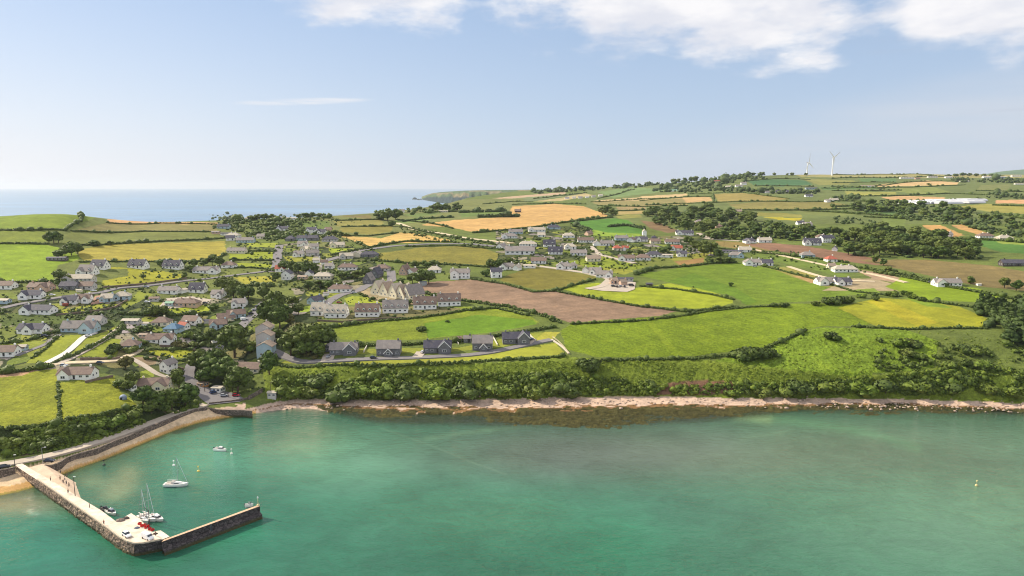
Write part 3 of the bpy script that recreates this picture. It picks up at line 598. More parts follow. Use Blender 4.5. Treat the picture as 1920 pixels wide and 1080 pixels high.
# ------------------------------------------------------------ water
def build_water():
    az = np.concatenate([np.linspace(-4, -.9, 14)[:-1], np.linspace(-.9, .9, 620), np.linspace(.9, 4, 14)[1:]])
    Yr = [30.0]
    while Yr[-1] < 46000:
        y = Yr[-1]; Yr.append(y + (12 if y < 150 else .85 if y < 430 else y * .03))
    Yr = np.array(Yr); na, ny = len(az), len(Yr)
    A, YY = np.meshgrid(az, Yr); X = A * YY; Xr, Yf = X.ravel(), YY.ravel()
    P, Q = pix(Xr, Yf, np.zeros_like(Xr))
    base = np.tile(np.array(lin((40,96,74))), (P.size, 1))
    def blob(x, y, rx, ry, c, a=1.0):  # tint patches; the pale ones paint cloud reflections and sandy shallows into the colour
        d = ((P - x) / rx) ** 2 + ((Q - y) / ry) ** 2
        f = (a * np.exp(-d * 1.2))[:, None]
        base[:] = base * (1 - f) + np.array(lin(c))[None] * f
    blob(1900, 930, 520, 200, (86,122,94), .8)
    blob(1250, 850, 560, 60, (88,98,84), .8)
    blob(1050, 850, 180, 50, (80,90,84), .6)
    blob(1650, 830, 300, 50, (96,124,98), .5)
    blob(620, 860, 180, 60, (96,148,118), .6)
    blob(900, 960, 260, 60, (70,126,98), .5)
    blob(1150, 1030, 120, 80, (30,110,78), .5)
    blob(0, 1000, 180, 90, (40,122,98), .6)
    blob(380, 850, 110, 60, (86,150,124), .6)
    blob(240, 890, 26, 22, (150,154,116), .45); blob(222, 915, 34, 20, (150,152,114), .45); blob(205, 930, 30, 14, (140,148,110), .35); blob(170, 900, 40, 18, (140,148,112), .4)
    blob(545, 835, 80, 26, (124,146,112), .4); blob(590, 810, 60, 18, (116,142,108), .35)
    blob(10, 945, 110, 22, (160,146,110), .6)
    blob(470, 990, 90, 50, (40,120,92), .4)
    # a pale scoured channel across the weed, and narrow tracks
    def streak(pts, wdt, c, a):
        d = np.full(P.size, 1e9)
        for (x1, y1), (x2, y2) in zip(pts[:-1], pts[1:]):
            t = np.clip(((P - x1) * (x2 - x1) + (Q - y1) * (y2 - y1)) / ((x2 - x1) ** 2 + (y2 - y1) ** 2), 0, 1)
            d = np.minimum(d, np.hypot(P - x1 - t * (x2 - x1), Q - y1 - t * (y2 - y1)))
        f = (a * np.exp(-(d / wdt) ** 2))[:, None]
        base[:] = base * (1 - f) + np.array(lin(c))[None] * f
    streak([(715,803),(800,832),(880,865),(950,890)], 1.2, (118,146,118), .22)
    streak([(800,822),(900,808),(1000,797),(1060,794)], 5, (104,138,106), .3)
    streak([(1120,795),(1160,780),(1190,770)], 7, (118,146,100), .5)
    streak([(1400,775),(1460,785),(1560,800),(1640,815),(1720,840)], 9, (94,146,104), .4)
    streak([(1380,778),(1440,785)], 10, (130,156,110), .6)
    streak([(1390,822),(1460,812),(1480,806)], 3, (104,138,108), .22)
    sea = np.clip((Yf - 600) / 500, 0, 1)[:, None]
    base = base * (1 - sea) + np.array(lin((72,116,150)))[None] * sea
    depth = np.maximum(-H(Xr, Yf), -3)
    depth = np.where(np.abs(Xr / Yf) > 1.0, 5, depth); depth = np.where(Yf > 600, 8, depth)
    op = np.clip(1 - np.exp(-(depth + .25) / .85), .12, 1.0)
    farw = np.clip((Yf - 500) / 2500, 0, 1)
    V = np.stack([Xr, Yf, np.zeros_like(Xr)], 1)
    i = np.arange(ny - 1)[:, None] * na + np.arange(na - 1)[None, :]
    Qd = np.stack([i, i + 1, i + na + 1, i + na], 2).reshape(-1, 4)
    m = bpy.data.materials.new('sea water'); m.use_nodes = True; w = NT(m.node_tree)
    at = w.n('ShaderNodeAttribute', attribute_name='tint'); opn = w.n('ShaderNodeAttribute', attribute_name='murk'); fa = w.n('ShaderNodeAttribute', attribute_name='offshore')
    pos = w.n('ShaderNodeNewGeometry').outputs['Position']
    def nz(s, d=4.0, r=.55, stretch=None, dist=0.0):
        v = pos
        if stretch: v = w.n('ShaderNodeVectorMath', {0: pos, 1: stretch}, operation='MULTIPLY').outputs[0]
        return w.n('ShaderNodeTexNoise', {'Vector': v, 'Scale': s, 'Detail': d, 'Roughness': r, 'Distortion': dist}).outputs[0]
    big = nz(.012, 5, .6, dist=.6); mid = nz(.05, 8, .72, (1, 1.6, 1), .8)
    f = w.m('MULTIPLY', w.rng(big, .3, .7, .84, 1.16, False), w.rng(mid, .3, .7, .82, 1.2, False))
    fs = w.m('MULTIPLY', w.rng(nz(.0012, 5, .6, (.35, 1.6, 1)), .35, .65, .8, 1.25, False), f)
    ff = w.n('ShaderNodeMix', {0: fa.outputs['Fac'], 2: f, 3: fs}, data_type='FLOAT').outputs[0]
    sc = w.n('ShaderNodeVectorMath', {0: at.outputs['Color']}, operation='SCALE'); w.t.links.new(ff, sc.inputs['Scale'])
    rip = w.m('ADD', nz(1.1, 3, .6, (1, 1.5, 1)), w.m('MULTIPLY', nz(.28, 3, .5, (1, 1.7, 1)), 2.2))
    bmp = w.n('ShaderNodeBump', {'Height': rip, 'Strength': 1.0}); w.t.links.new(w.rng(nz(.008, 3), .35, .65, .12, .4), bmp.inputs['Distance'])
    dif = w.n('ShaderNodeBsdfDiffuse', {0: sc.outputs[0], 'Normal': bmp.outputs[0]})
    tr = w.n('ShaderNodeBsdfTransparent', {0: (.78, .9, .84, 1)})
    body = w.n('ShaderNodeMixShader', {0: opn.outputs['Fac'], 1: tr.outputs[0], 2: dif.outputs[0]})
    rg = w.m('MULTIPLY_ADD', fa.outputs['Fac'], .3, .06)
    gl = w.n('ShaderNodeBsdfGlossy', {'Color': (1, 1, 1, 1), 'Roughness': rg, 'Normal': bmp.outputs[0]})
    fr = w.n('ShaderNodeFresnel', {'IOR': 1.33, 'Normal': bmp.outputs[0]})
    frf = w.m('MINIMUM', fr.outputs[0], w.m('MULTIPLY_ADD', fa.outputs['Fac'], -.25, .62))
    mx = w.n('ShaderNodeMixShader', {0: frf, 1: body.outputs[0], 2: gl.outputs[0]})
    w.n('ShaderNodeOutputMaterial', {0: mx.outputs[0]})
    me = np_mesh('water', V, Qd, m)
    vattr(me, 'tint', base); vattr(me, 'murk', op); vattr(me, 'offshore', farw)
    tag(link('water', me), kind='structure')
build_water()
# ============================================================ BUILDINGS
ROOF = {'dk': (82,80,92), 'gy': (142,134,130), 'br': (128,108,98), 'rd': (168,92,74), 'lt': (186,176,160), 'bl': (84,118,146), 'gn': (140,176,150), 'tn': (158,140,124)}
ROOFN = {'dk': 'dark slate', 'gy': 'grey tiled', 'br': 'brown tiled', 'rd': 'red tiled', 'lt': 'pale grey', 'bl': 'blue', 'gn': 'pale green', 'tn': 'tan tiled'}
WALL = {'w': (246,244,238), 'c': (234,224,196), 's': (112,112,114), 'p': (176,196,204), 'b': (204,172,150), 'g': (198,194,188), 'd': (86,78,76), 'o': (196,140,84), 'r': (140,70,56)}
WALLN = {'w': 'white', 'c': 'cream', 's': 'grey stone', 'p': 'pale blue', 'b': 'pinkish', 'g': 'grey rendered', 'd': 'dark', 'o': 'timber', 'r': 'red'}
def roof_mat(k):
    n = 'roof ' + ROOFN[k]
    if n in _mats: return _mats[n]
    m = bpy.data.materials.new(n); m.use_nodes = True; w = NT(m.node_tree)
    tc = w.n('ShaderNodeTexCoord'); c = lin(ROOF[k])
    no = w.n('ShaderNodeTexNoise', {'Vector': tc.outputs['Object'], 'Scale': .5, 'Detail': 5.0, 'Roughness': .7})
    wv = w.n('ShaderNodeTexWave', {'Vector': tc.outputs['Object'], 'Scale': 1.1, 'Distortion': .4}, bands_direction='Z')
    f = w.m('MULTIPLY', w.rng(no.outputs[0], .25, .75, .72, 1.25, False), w.m('MULTIPLY_ADD', wv.outputs[0], .18, .9))
    mul = w.n('ShaderNodeVectorMath', {0: c[:3]}, operation='SCALE'); w.t.links.new(f, mul.inputs['Scale'])
    lich = w.mix(w.m('MULTIPLY', w.rng(no.outputs[0], .55, .7), .3), mul.outputs[0], lin((150,140,96)))
    b = w.n('ShaderNodeBump', {'Height': wv.outputs[0], 'Distance': .04})
    p = w.n('ShaderNodeBsdfPrincipled', {'Base Color': lich, 'Roughness': .75, 'Specular IOR Level': .3, 'Normal': b.outputs[0]})
    w.n('ShaderNodeOutputMaterial', {0: p.outputs[0]}); _mats[n] = m
    return m
def wall_mat(k): return mat('wall ' + WALLN[k], WALL[k], .85, .1 if k != 's' else .3, .8, bump=.01)
GLASS = mat('window glass', (44,52,64), .08, .1, 3, spec=.8)
TRIM = mat('white trim', (228,228,226), .5, .04)
DTRIM = mat('dark trim', (60,56,58), .5, .05)
def box(x0, x1, y0, y1, z0, z1):
    return [(x, y, z) for x in (x0, x1) for y in (y0, y1) for z in (z0, z1)], [(0, 1, 3, 2), (4, 6, 7, 5), (0, 4, 5, 1), (2, 3, 7, 6), (0, 2, 6, 4), (1, 5, 7, 3)]
def join(*parts):
    V, Fc = [], []
    for v, f in parts:
        n = len(V); V += list(v); Fc += [tuple(i + n for i in q) for q in f]
    return V, Fc
def gable_wall(x0, x1, y0, y1, z0, zt, rise):
    ym = (y0 + y1) / 2
    V = [(x0, y0, z0), (x1, y0, z0), (x1, y1, z0), (x0, y1, z0), (x0, y0, zt), (x1, y0, zt), (x1, y1, zt), (x0, y1, zt), (x0, ym, zt + rise), (x1, ym, zt + rise)]
    return V, [(0, 1, 5, 4), (2, 3, 7, 6), (3, 0, 4, 8, 7), (1, 2, 6, 9, 5), (4, 5, 9, 8), (7, 8, 9, 6)]
def gable_roof(x0, x1, y0, y1, zt, rise, oh=.45, th=.2, hip=0.0):
    """two or four slopes with a real thickness and an overhang"""
    ym = (y0 + y1) / 2; sl = rise / ((y1 - y0) / 2); X0, X1, Y0, Y1 = x0 - oh, x1 + oh, y0 - oh, y1 + oh; ze = zt - oh * sl + .03; zr = zt + rise + .03
    V = []
    for dz in (0, th):
        V += [(X0, Y0, ze + dz), (X1, Y0, ze + dz), (X1, Y1, ze + dz), (X0, Y1, ze + dz), (X0 + hip, ym, zr + dz), (X1 - hip, ym, zr + dz)]
    Fc = [(6, 7, 11, 10), (8, 9, 10, 11), (0, 4, 5, 1), (2, 5, 4, 3), (0, 1, 7, 6), (2, 3, 9, 8)]
    if hip: Fc += [(9, 6, 10), (7, 8, 11), (3, 4, 0), (1, 5, 2), (1, 2, 8, 7), (3, 0, 6, 9)]
    else: Fc += [(3, 4, 10, 9), (4, 0, 6, 10), (1, 5, 11, 7), (5, 2, 8, 11)]
    return V, Fc
_wm = {}
def unit_window(dark=False, door=False):
    k = (dark, door)
    if k in _wm: return _wm[k]
    V, Fc = join(box(-.5, .5, -.07, .02, 0, 1), box(-.42, -.03, -.075, -.06, .08, .92), box(.03, .42, -.075, -.06, .08, .92))
    if door: V, Fc = join(box(-.5, .5, -.07, .02, 0, 1), box(-.3, .3, -.08, -.06, .5, .9))
    me = bpy.data.meshes.new('door' if door else 'window'); me.from_pydata(V, [], Fc); me.update()
    me.materials.append(DTRIM if (dark or door) else TRIM); me.materials.append(GLASS)
    for i, p in enumerate(me.polygons):
        if i >= 6: p.material_index = 1
    _wm[k] = me; return me
def put_window(parent, x, y, z, w_, h_, face, dark=False, door=False):
    """face: 0 front (-y), 1 right (+x), 2 back (+y), 3 left (-x)"""
    o = link('door' if door else 'window', unit_window(dark, door), parent)
    o.location = (x, y, z); o.rotation_euler = (0, 0, face * math.pi / 2); o.scale = (w_, 1, h_)
    return o
def chimney(parent, x, z, m, y=0):
    v, f = join(box(x - .45, x + .45, y - .35, y + .35, z - 1.2, z + .95), box(x - .55, x + .55, y - .45, y + .45, z + .95, z + 1.08), box(x - .28, x - .08, y - .1, y + .1, z + 1.08, z + 1.4), box(x + .08, x + .28, y - .1, y + .1, z + 1.08, z + 1.4))
    return mesh_obj('chimney', v, f, m, parent)
def house(p, L, kind, rot, rk, wk, label, cat='house', group=None, det=2, name=None, scale=1.0, **kw):
    """det 2: full windows, 1: few, 0: walls, roof, chimney"""
    D, wh, rise = {'b': (8.5, 2.7, 2.9), 'h': (9.5, 2.7, 2.9), 'd': (9, 2.9, 4.9), 't': (8.5, 5.2, 3.0), 's': (5.5, 2.3, .9), 'a': (7.5, 3.2, 5.6)}[kind[0]]
    D = kw.get('D', D); wh = kw.get('wh', wh); rise = kw.get('rise', rise)
    if L < 8: D = min(D, max(3.5, L * .8)); rise = min(rise, D * .4)
    name = name or {'b': 'bungalow', 'h': 'bungalow', 'd': 'dormer_house', 't': 'house', 's': 'shed', 'a': 'terraced_house'}[kind[0]]
    e = empty(name, p, math.radians(rot)); tag(e, label, cat, group)
    if scale != 1: e.scale = (scale,) * 3
    wm, rm = wall_mat(wk), roof_mat(rk); hx = L / 2; hy = D / 2
    wing = kw.get('wing', 'L' if 'l' in kind[1:] else 'R' if 'r' in kind[1:] else None)
    hip = hy * .9 if kind[0] == 'h' else 0
    g = gable_wall(-hx, hx, -hy, hy, -2.2, wh, rise if not hip else 0) if not hip else box(-hx, hx, -hy, hy, -2.2, wh)
    rp = [gable_roof(-hx, hx, -hy, hy, wh, rise, hip=hip)]
    wl = [g]
    if wing:
        ww = kw.get('ww', min(L * .42, 7.5)); pr = kw.get('pr', 2.6); cx = (hx - ww / 2 - .3) * (1 if wing == 'R' else -1)
        if 'wx' in kw: cx = kw['wx'] * hx
        wr = min(rise * 1.04, ww * .5) if kind[0] != 't' else ww * .38
        wr = kw.get('wr', wr); wwh = kw.get('wwh', wh)
        def sw(vf): return [(y + cx, x, z) for x, y, z in vf[0]], [tuple(reversed(q)) for q in vf[1]]
        wl.append(sw(gable_wall(-hy - pr, 0, -ww / 2, ww / 2, -2.2, wwh, wr)))
        rp.append(sw(gable_roof(-hy - pr, 0.2, -ww / 2, ww / 2, wwh, wr, oh=.35)))
    mesh_obj('wall', *join(*wl), wm, e)
    ro = mesh_obj('roof', *join(*rp), rm, e)
    if kind[0] != 's':
        zc = wh + rise
        chimney(ro, hx * (.8 if not hip else .35), zc, wm)
        if L > 15 and det: chimney(ro, -hx * .75 if not hip else -hx * .3, zc, wm)
    dk = wk in 'wcp' and rk == 'dk'
    if det >= 1:
        n = max(2, int(L / 3.2)) if det == 2 else max(2, int(L / 4.5))
        for i in range(n):
            x = -hx + (i + .5) * L / n
            if wing and abs(x - cx) < ww / 2 + .5: continue
            if i == n // 2 and kind[0] != 's': put_window(e, x, -hy, .05, 1.1, 2.1, 0, door=True)
            else: put_window(e, x, -hy, .9, min(1.7, L / n * .6), 1.2, 0)
            if kind[0] == 't': put_window(e, x, -hy, 3.5, 1.2, 1.2, 0)
        for s, fc in ((1, 1), (-1, 3)):
            put_window(e, s * hx, -hy * .4, .9, 1.3, 1.2, fc); put_window(e, s * hx, hy * .4, .9, 1.3, 1.2, fc)
            if kind[0] in 'dat': put_window(e, s * hx, 0, 3.4, 1.2, 1.3, fc)
        if wing:
            put_window(e, cx, -hy - pr, .8, min(2.4, ww * .4), 1.5, 0)
            if kind[0] in 'dt': put_window(e, cx, -hy - pr, 3.3, 1.2, 1.2, 0)
    if kind[0] in 'da' and L > 6:
        nd = kw.get('nd', max(1, int(L / 5.5)))
        for i in range(nd):
            x = -hx + (i + .5) * L / nd
            if wing and abs(x - cx) < ww / 2 + 1: continue
            z0 = wh + .55; dy = -hy * .78; zt = z0 + 1.35
            v, f = gable_wall(-0.2, hy * .75, -.95, .95, z0 - .4, zt, .75)
            v = [(yy + x, dy + xx, zz) for xx, yy, zz in v]; f = [tuple(reversed(q)) for q in f]
            dm = mesh_obj('dormer', v, f, wm if det < 2 or wk != 's' else TRIM, e)
            v, f = gable_roof(-0.2, hy * .75, -.95, .95, zt, .75, oh=.2, th=.12)
            mesh_obj('dormer_roof', [(yy + x, dy + xx, zz) for xx, yy, zz in v], [tuple(reversed(q)) for q in f], rm, dm)
            if det: put_window(dm, x, dy - .2, z0 + .05, 1.2, 1.2, 0)
    if kw.get('porch'):
        v, f = gable_wall(-hy - 1.6, -hy + .1, -1.6, 1.6, -1, 2.3, 1.3); v = [(yy, xx, zz) for xx, yy, zz in v]
        mesh_obj('porch', v, [tuple(reversed(q)) for q in f], wm, e)
        v, f = gable_roof(-hy - 1.6, -hy + .1, -1.6, 1.6, 2.3, 1.3, oh=.3, th=.16)
        mesh_obj('porch_roof', [(yy, xx, zz) for xx, yy, zz in v], [tuple(reversed(q)) for q in f], TRIM if wk == 's' else rm, e)
    if kw.get('bands') or wk == 's':            # white barge boards along the front wing
        if wing:
            zt = wwh; y = -hy - pr - .36; hw = ww / 2 + .35; sl = wr / (ww / 2)
            V = []
            for dz in (-.32, .25):
                for yy in (y - .08, y): V += [(cx - hw, yy, zt - .35 * sl + dz), (cx, yy, zt + wr + dz), (cx + hw, yy, zt - .35 * sl + dz)]
            Fc = [(0, 1, 7, 6), (1, 2, 8, 7), (6, 7, 10, 9), (7, 8, 11, 10), (0, 3, 4, 1), (1, 4, 5, 2), (0, 6, 9, 3), (2, 5, 11, 8)]
            mesh_obj('barge_board', V, Fc, TRIM, e)
    return e

ORD = ['leftmost', '2nd from left', '3rd from left', '4th from left', '5th from left', '6th from left', '7th from left', '8th from left', '9th from left', '10th from left', '11th from left', '12th from left', '13th from left', '14th from left']
KN = {'b': 'gabled bungalow', 'h': 'hipped bungalow', 'd': 'dormered house', 't': 'two-storey house', 's': 'low outbuilding', 'a': 'steep-roofed house'}
# zone -> list of (x, y, length px, kind, rotation, roof, wall)
ZONES = {
 'lane under the far-left pasture': [(13,540,30,'b',2,'br','w'),(78,543,42,'br',-4,'br','b'),(132,541,30,'b',4,'dk','s'),(163,541,28,'b',4,'br','g'),(149,547,9,'s',4,'lt','c'),(8,568,20,'s',0,'lt','p'),(62,558,36,'bl',6,'dk','w')],
 'between the two left lanes': [(133,568,25,'bl',10,'dk','w'),(157,565,26,'br',14,'br','w'),(203,564,20,'bl',12,'lt','p'),(230,560,26,'hl',18,'lt','p'),(75,586,56,'bl',-6,'dk','w'),(123,573,8,'s',20,'rd','r')],
 'crest below the left golden field': [(188,503,28,'d',-8,'dk','w'),(166,513,30,'dl',-6,'gy','w'),(150,527,52,'bl',4,'lt','g'),(260,502,32,'d',-6,'dk','w'),(325,503,33,'d',-4,'dk','w'),(388,511,46,'br',2,'gy','w'),(108,488,34,'s',4,'dk','d'),(445,474,34,'b',0,'gy','c'),(430,501,24,'h',0,'br','w')],
 'gardens left of shaded street': [(318,549,36,'b',0,'gy','w'),(342,548,10,'s',70,'lt','w'),(372,547,28,'d',0,'dk','w'),(410,556,22,'br',0,'gy','w'),(349,573,48,'h',2,'br','b'),(319,573,14,'s',0,'gn','p'),(290,564,16,'s',10,'br','g'),(450,573,24,'bl',6,'gy','w')],
 'around the blue-roofed building': [(304,609,30,'h',4,'br','c'),(360,606,28,'b',-8,'br','w'),(410,613,28,'bl',20,'br','p'),(424,601,26,'b',30,'br','c'),(443,594,27,'bl',30,'br','p'),(326,621,26,'h',-4,'bl','p'),(345,616,16,'b',-20,'rd','w'),(390,605,12,'s',10,'dk','g'),(247,606,30,'s',0,'lt','g'),(274,610,12,'s',0,'lt','w')],
 'village foot above coast path': [(303,641,46,'br',8,'br','w'),(245,653,30,'h',12,'br','p'),(270,632,14,'s',0,'tn','b'),(405,640,12,'s',40,'dk','w')],
 'upper-left houses near the sea': [(420,428,22,'b',4,'dk','p'),(425,441,20,'s',0,'dk','w'),(438,445,24,'h',0,'lt','w'),(461,454,32,'b',4,'gy','p'),(432,450,14,'b',20,'dk','w'),(463,412,6,'b',0,'lt','w'),(405,438,14,'s',0,'gy','b'),(490,447,14,'b',0,'gy','c')],
 'row below left skyline trees': [(531,432,22,'bl',0,'dk','w'),(527,414,15,'b',0,'gy','w'),(547,412,18,'s',0,'lt','w'),(585,438,18,'tl',0,'dk','w'),(604,438,14,'bl',0,'dk','w'),(616,434,12,'b',0,'br','b')],
 'crowded upper left village': [(545,451,16,'h',0,'dk','s'),(567,450,18,'b',0,'dk','p'),(586,450,22,'b',0,'dk','s'),(619,452,28,'h',4,'dk','g'),(633,463,26,'bl',6,'lt','c'),(568,461,18,'br',0,'gy','w'),(561,480,18,'bl',0,'gy','w'),(574,470,14,'bl',60,'lt','c'),(586,478,22,'b',20,'gy','g'),(589,466,16,'b',10,'gy','w')],
 'trees below golden wedge field': [(527,508,18,'br',4,'rd','w'),(539,523,15,'t',90,'dk','w'),(568,523,16,'s',-6,'tn','b'),(580,517,11,'b',90,'dk','w'),(607,522,34,'h',-4,'lt','c'),(597,506,13,'bl',10,'lt','c'),(618,503,15,'b',-10,'gy','w'),(594,492,12,'b',0,'lt','w'),(608,496,12,'b',20,'br','w'),(652,505,34,'h',4,'br','w')],
 'beside the curving estate road': [(650,484,24,'bl',10,'lt','g'),(671,481,13,'b',80,'lt','c'),(693,481,32,'h',0,'dk','s'),(717,507,28,'h',-4,'br','g'),(692,530,17,'a',78,'gy','s'),(707,519,18,'a',74,'dk','s'),(638,546,42,'h',2,'br','w'),(592,568,20,'b',62,'dk','p'),(612,553,10,'s',10,'gy','w')],
 'left end of ploughed field': [(760,514,16,'a',70,'br','b'),(774,514,14,'b',60,'br','w'),(815,510,24,'h',0,'lt','w'),(863,521,36,'tl',0,'gy','w'),(930,519,20,'t',10,'dk','w'),(948,504,28,'bl',10,'gy','w'),(970,506,9,'b',60,'lt','w')],
 'left third of hilltop village': [(941,466,15,'b',60,'gy','w'),(975,476,54,'b',-3,'gy','w'),(990,461,32,'h',0,'lt','w'),(967,438,26,'b',6,'gy','p'),(955,446,30,'hl',0,'gy','w'),(1006,434,32,'bl',4,'lt','w'),(1038,429,24,'h',4,'dk','p'),(1010,493,28,'b',-4,'br','w'),(993,502,22,'s',-2,'lt','w'),(1015,444,14,'b',0,'lt','w')],
 'middle of the hilltop village': [(1030,462,22,'d',0,'dk','w'),(1041,476,26,'d',0,'dk','w'),(1069,466,22,'hl',0,'lt','w'),(1085,478,30,'b',-6,'gy','w'),(1112,489,26,'b',6,'tn','c'),(1066,445,22,'h',0,'lt','w'),(1098,454,30,'b',0,'br','w'),(1104,441,10,'b',30,'br','b'),(1119,460,10,'b',90,'gy','w'),(1138,460,26,'b',0,'gy','w')],
 'lane over rounded olive field': [(1058,503,30,'hl',-4,'gy','w'),(1075,502,14,'h',-4,'gy','w'),(1098,511,10,'b',80,'gy','w'),(1116,513,22,'bl',-8,'gy','w'),(1133,519,30,'br',-10,'gy','w'),(1171,527,30,'s',4,'dk','g'),(1217,536,11,'s',0,'dk','d'),(1150,531,14,'bl',0,'tn','b'),(1168,534,12,'b',20,'tn','b')],
 'right third of hilltop village': [(1157,469,15,'h',0,'rd','c'),(1172,469,12,'bl',0,'rd','w'),(1165,450,24,'b',0,'gy','p'),(1202,452,22,'bl',0,'dk','w'),(1184,453,12,'b',60,'br','w'),(1208,441,5,'t',90,'lt','w'),(1228,456,18,'b',0,'br','c'),(1260,457,26,'b',-6,'br','w'),(1283,440,32,'bl',-4,'dk','w'),(1226,449,9,'h',0,'dk','d')],
 'paddock edge of hilltop village': [(1266,469,24,'bl',-4,'rd','w'),(1278,480,18,'bl',-10,'dk','w'),(1174,488,30,'bl',-8,'br','w'),(1206,487,26,'h',-8,'br','w'),(1226,481,26,'h',-4,'dk','w'),(1250,482,22,'s',-4,'lt','w')],
 'near the brown strip field': [(1415,496,40,'hl',-8,'gy','w'),(1437,497,20,'b',-4,'dk','w'),(1380,482,26,'hr',-10,'gy','p'),(1372,474,36,'s',-4,'dk','g'),(1396,472,22,'b',-4,'lt','w'),(1405,455,22,'hl',0,'dk','w'),(1433,454,24,'b',-2,'lt','w'),(1522,459,30,'dl',-12,'dk','w'),(1549,454,26,'t',20,'dk','w'),(1540,448,20,'h',0,'br','w')],
 'right of big green meadow': [(1549,532,40,'bl',4,'gy','w'),(1578,533,30,'bl',2,'dk','w'),(1583,509,42,'h',-4,'lt','w'),(1513,482,24,'h',-6,'gy','p'),(1557,490,18,'h',0,'rd','w'),(1558,503,14,'b',0,'tn','c'),(1774,535,46,'bl',-6,'gy','w'),(1835,535,7,'s',0,'lt','w'),(1900,498,44,'b',-8,'dk','d')],
 'below right tan stubble fields': [(1772,443,22,'b',0,'gy','w'),(1846,446,26,'h',-4,'br','w'),(1882,450,26,'h',0,'lt','c'),(1648,438,14,'b',0,'dk','w'),(1663,432,11,'b',0,'rd','w'),(1565,470,7,'b',60,'dk','w')],
 'uplands under the turbines': [(1346,354,12,'b',0,'gy','w'),(1366,352,10,'b',0,'lt','w'),(1385,350,13,'b',0,'gy','w'),(1394,347,10,'t',0,'gy','w'),(1345,341,20,'s',0,'rd','b'),(1440,362,12,'b',0,'gy','w'),(1460,361,14,'h',0,'dk','s'),(1481,361,14,'b',0,'dk','s'),(1521,355,22,'s',0,'dk','p'),(1516,369,14,'b',0,'dk','w'),(1563,377,16,'b',0,'lt','w'),(1551,379,9,'bl',0,'gy','w')],
 'far right skyline': [(1626,351,24,'s',0,'tn','w'),(1700,335,26,'s',0,'lt','w'),(1720,336,9,'b',0,'br','b'),(1748,333,18,'s',0,'gy','w'),(1778,334,13,'b',0,'lt','w'),(1808,341,16,'s',0,'lt','w'),(1850,334,15,'b',0,'lt','w'),(1881,334,20,'s',0,'lt','p'),(1910,346,16,'s',0,'lt','w'),(1905,331,18,'s',0,'lt','w')],
 'inside the dark wood': [(1310,419,14,'h',0,'gy','b'),(1330,421,14,'h',0,'tn','w'),(1347,427,12,'h',0,'br','b'),(1500,421,13,'b',0,'dk','w'),(1513,424,16,'bl',0,'gy','w'),(1385,399,12,'b',0,'tn','g')],
 'towards the far headland': [(1063,373,8,'b',0,'gy','w'),(1076,372,7,'b',0,'lt','w'),(1088,372,8,'b',0,'gy','w'),(1101,371,7,'b',0,'lt','w'),(1113,370,7,'b',0,'gy','w'),(1126,368,8,'b',0,'lt','w'),(1263,359,13,'b',0,'gn','w'),(850,394,15,'s',0,'lt','w'),(831,398,18,'s',0,'lt','g'),(753,398,10,'b',0,'gy','w'),(971,398,12,'b',0,'br','d')],
}
HPOS = []
def build_zones():
    for z, items in ZONES.items():
        items = sorted(items)
        ks = {}
        for it in items: ks[(it[5], it[6], it[3][0])] = ks.get((it[5], it[6], it[3][0]), 0) + 1
        for i, (x, y, Lp, k, rot, rk, wk) in enumerate(items):
            p = ground(x, y); mp = mpp(p); L = Lp * mp
            rel = L / max(.35, abs(math.cos(math.radians(rot)))) if abs(rot) < 50 else (L * .9 + 3)
            L = rel; sc = 1.0
            if L > 24: sc = min(L / 21, 1.9); L = L / sc
            if L < 5: sc = max(L / 6, .55); L = L / sc
            d = 2 if Lp > 24 and p.y < 900 else 1 if Lp > 13 else 0
            look = WALLN[wk] + ' ' + KN[k[0]] + (' with a front gable' if len(k) > 1 else '')
            lab = '%s, %s roof, %s, %s' % (look.replace(' with a front gable', ''), ROOFN[rk], ORD[i], z)
            house(p, L, k, rot, rk, wk, lab, 'outbuilding' if k[0] == 's' else 'house', z, d, scale=sc)
            HPOS.append((p.x, p.y, max(L * sc, 9 * sc) / 2 + 1))
build_zones()

def named_house(x, y, Lp, k, rot, rk, wk, label, cat='house', group=None, name=None, dz=0, **kw):
    p = ground(x, y); mp = mpp(p); p.z += dz; L = Lp * mp / max(.5, abs(math.cos(math.radians(rot))) if abs(rot) < 50 else 1)
    HPOS.append((p.x, p.y, L / 2 + 1))
    return house(p, L, k, rot, rk, wk, label, cat, group, 2, name=name, **kw)
G1 = 'slate cottages along the clifftop drive'
named_house(646, 661, 50, 'b', 2, 'gy', 's', 'leftmost grey stone clifftop cottage, white-edged gable, beside the round dark trees', group=G1, name='cottage', wing='R', ww=7.5, pr=2, wh=2.9, rise=3.6, wwh=3.4, wr=3.6)
named_house(617, 657, 17, 'b', 78, 'gy', 's', 'small stone garage between the round dark trees and the first clifftop cottage', cat='garage', name='garage')
named_house(730, 663, 43, 'b', 0, 'gy', 's', 'second clifftop cottage, two storeys with a low central porch', group=G1, name='cottage', wing='L', wx=.05, ww=5, pr=1.8, wh=4.4, rise=4.0, wwh=1.8, wr=2.6)
named_house(821, 658, 50, 'b', 3, 'dk', 's', 'third clifftop cottage, dark roof and tall stone gable on its right', group=G1, name='cottage', wing='R', ww=7.2, pr=2.2, wh=3.1, rise=3.6, wwh=3.9, wr=3.6)
named_house(905, 653, 37, 'b', 0, 'gy', 's', 'fourth clifftop cottage, two storeys with a small white-edged porch gable', group=G1, name='cottage', wing='L', wx=.12, ww=4.5, pr=1.8, wh=4.4, rise=4.0, wwh=1.8, wr=2.4)
named_house(967, 641, 50, 'b', 5, 'dk', 's', 'rightmost clifftop cottage, tall gable at its right near the drive end', group=G1, name='cottage', wing='R', ww=7.2, pr=2.2, wh=3.1, rise=3.4, wwh=3.9, wr=3.6)
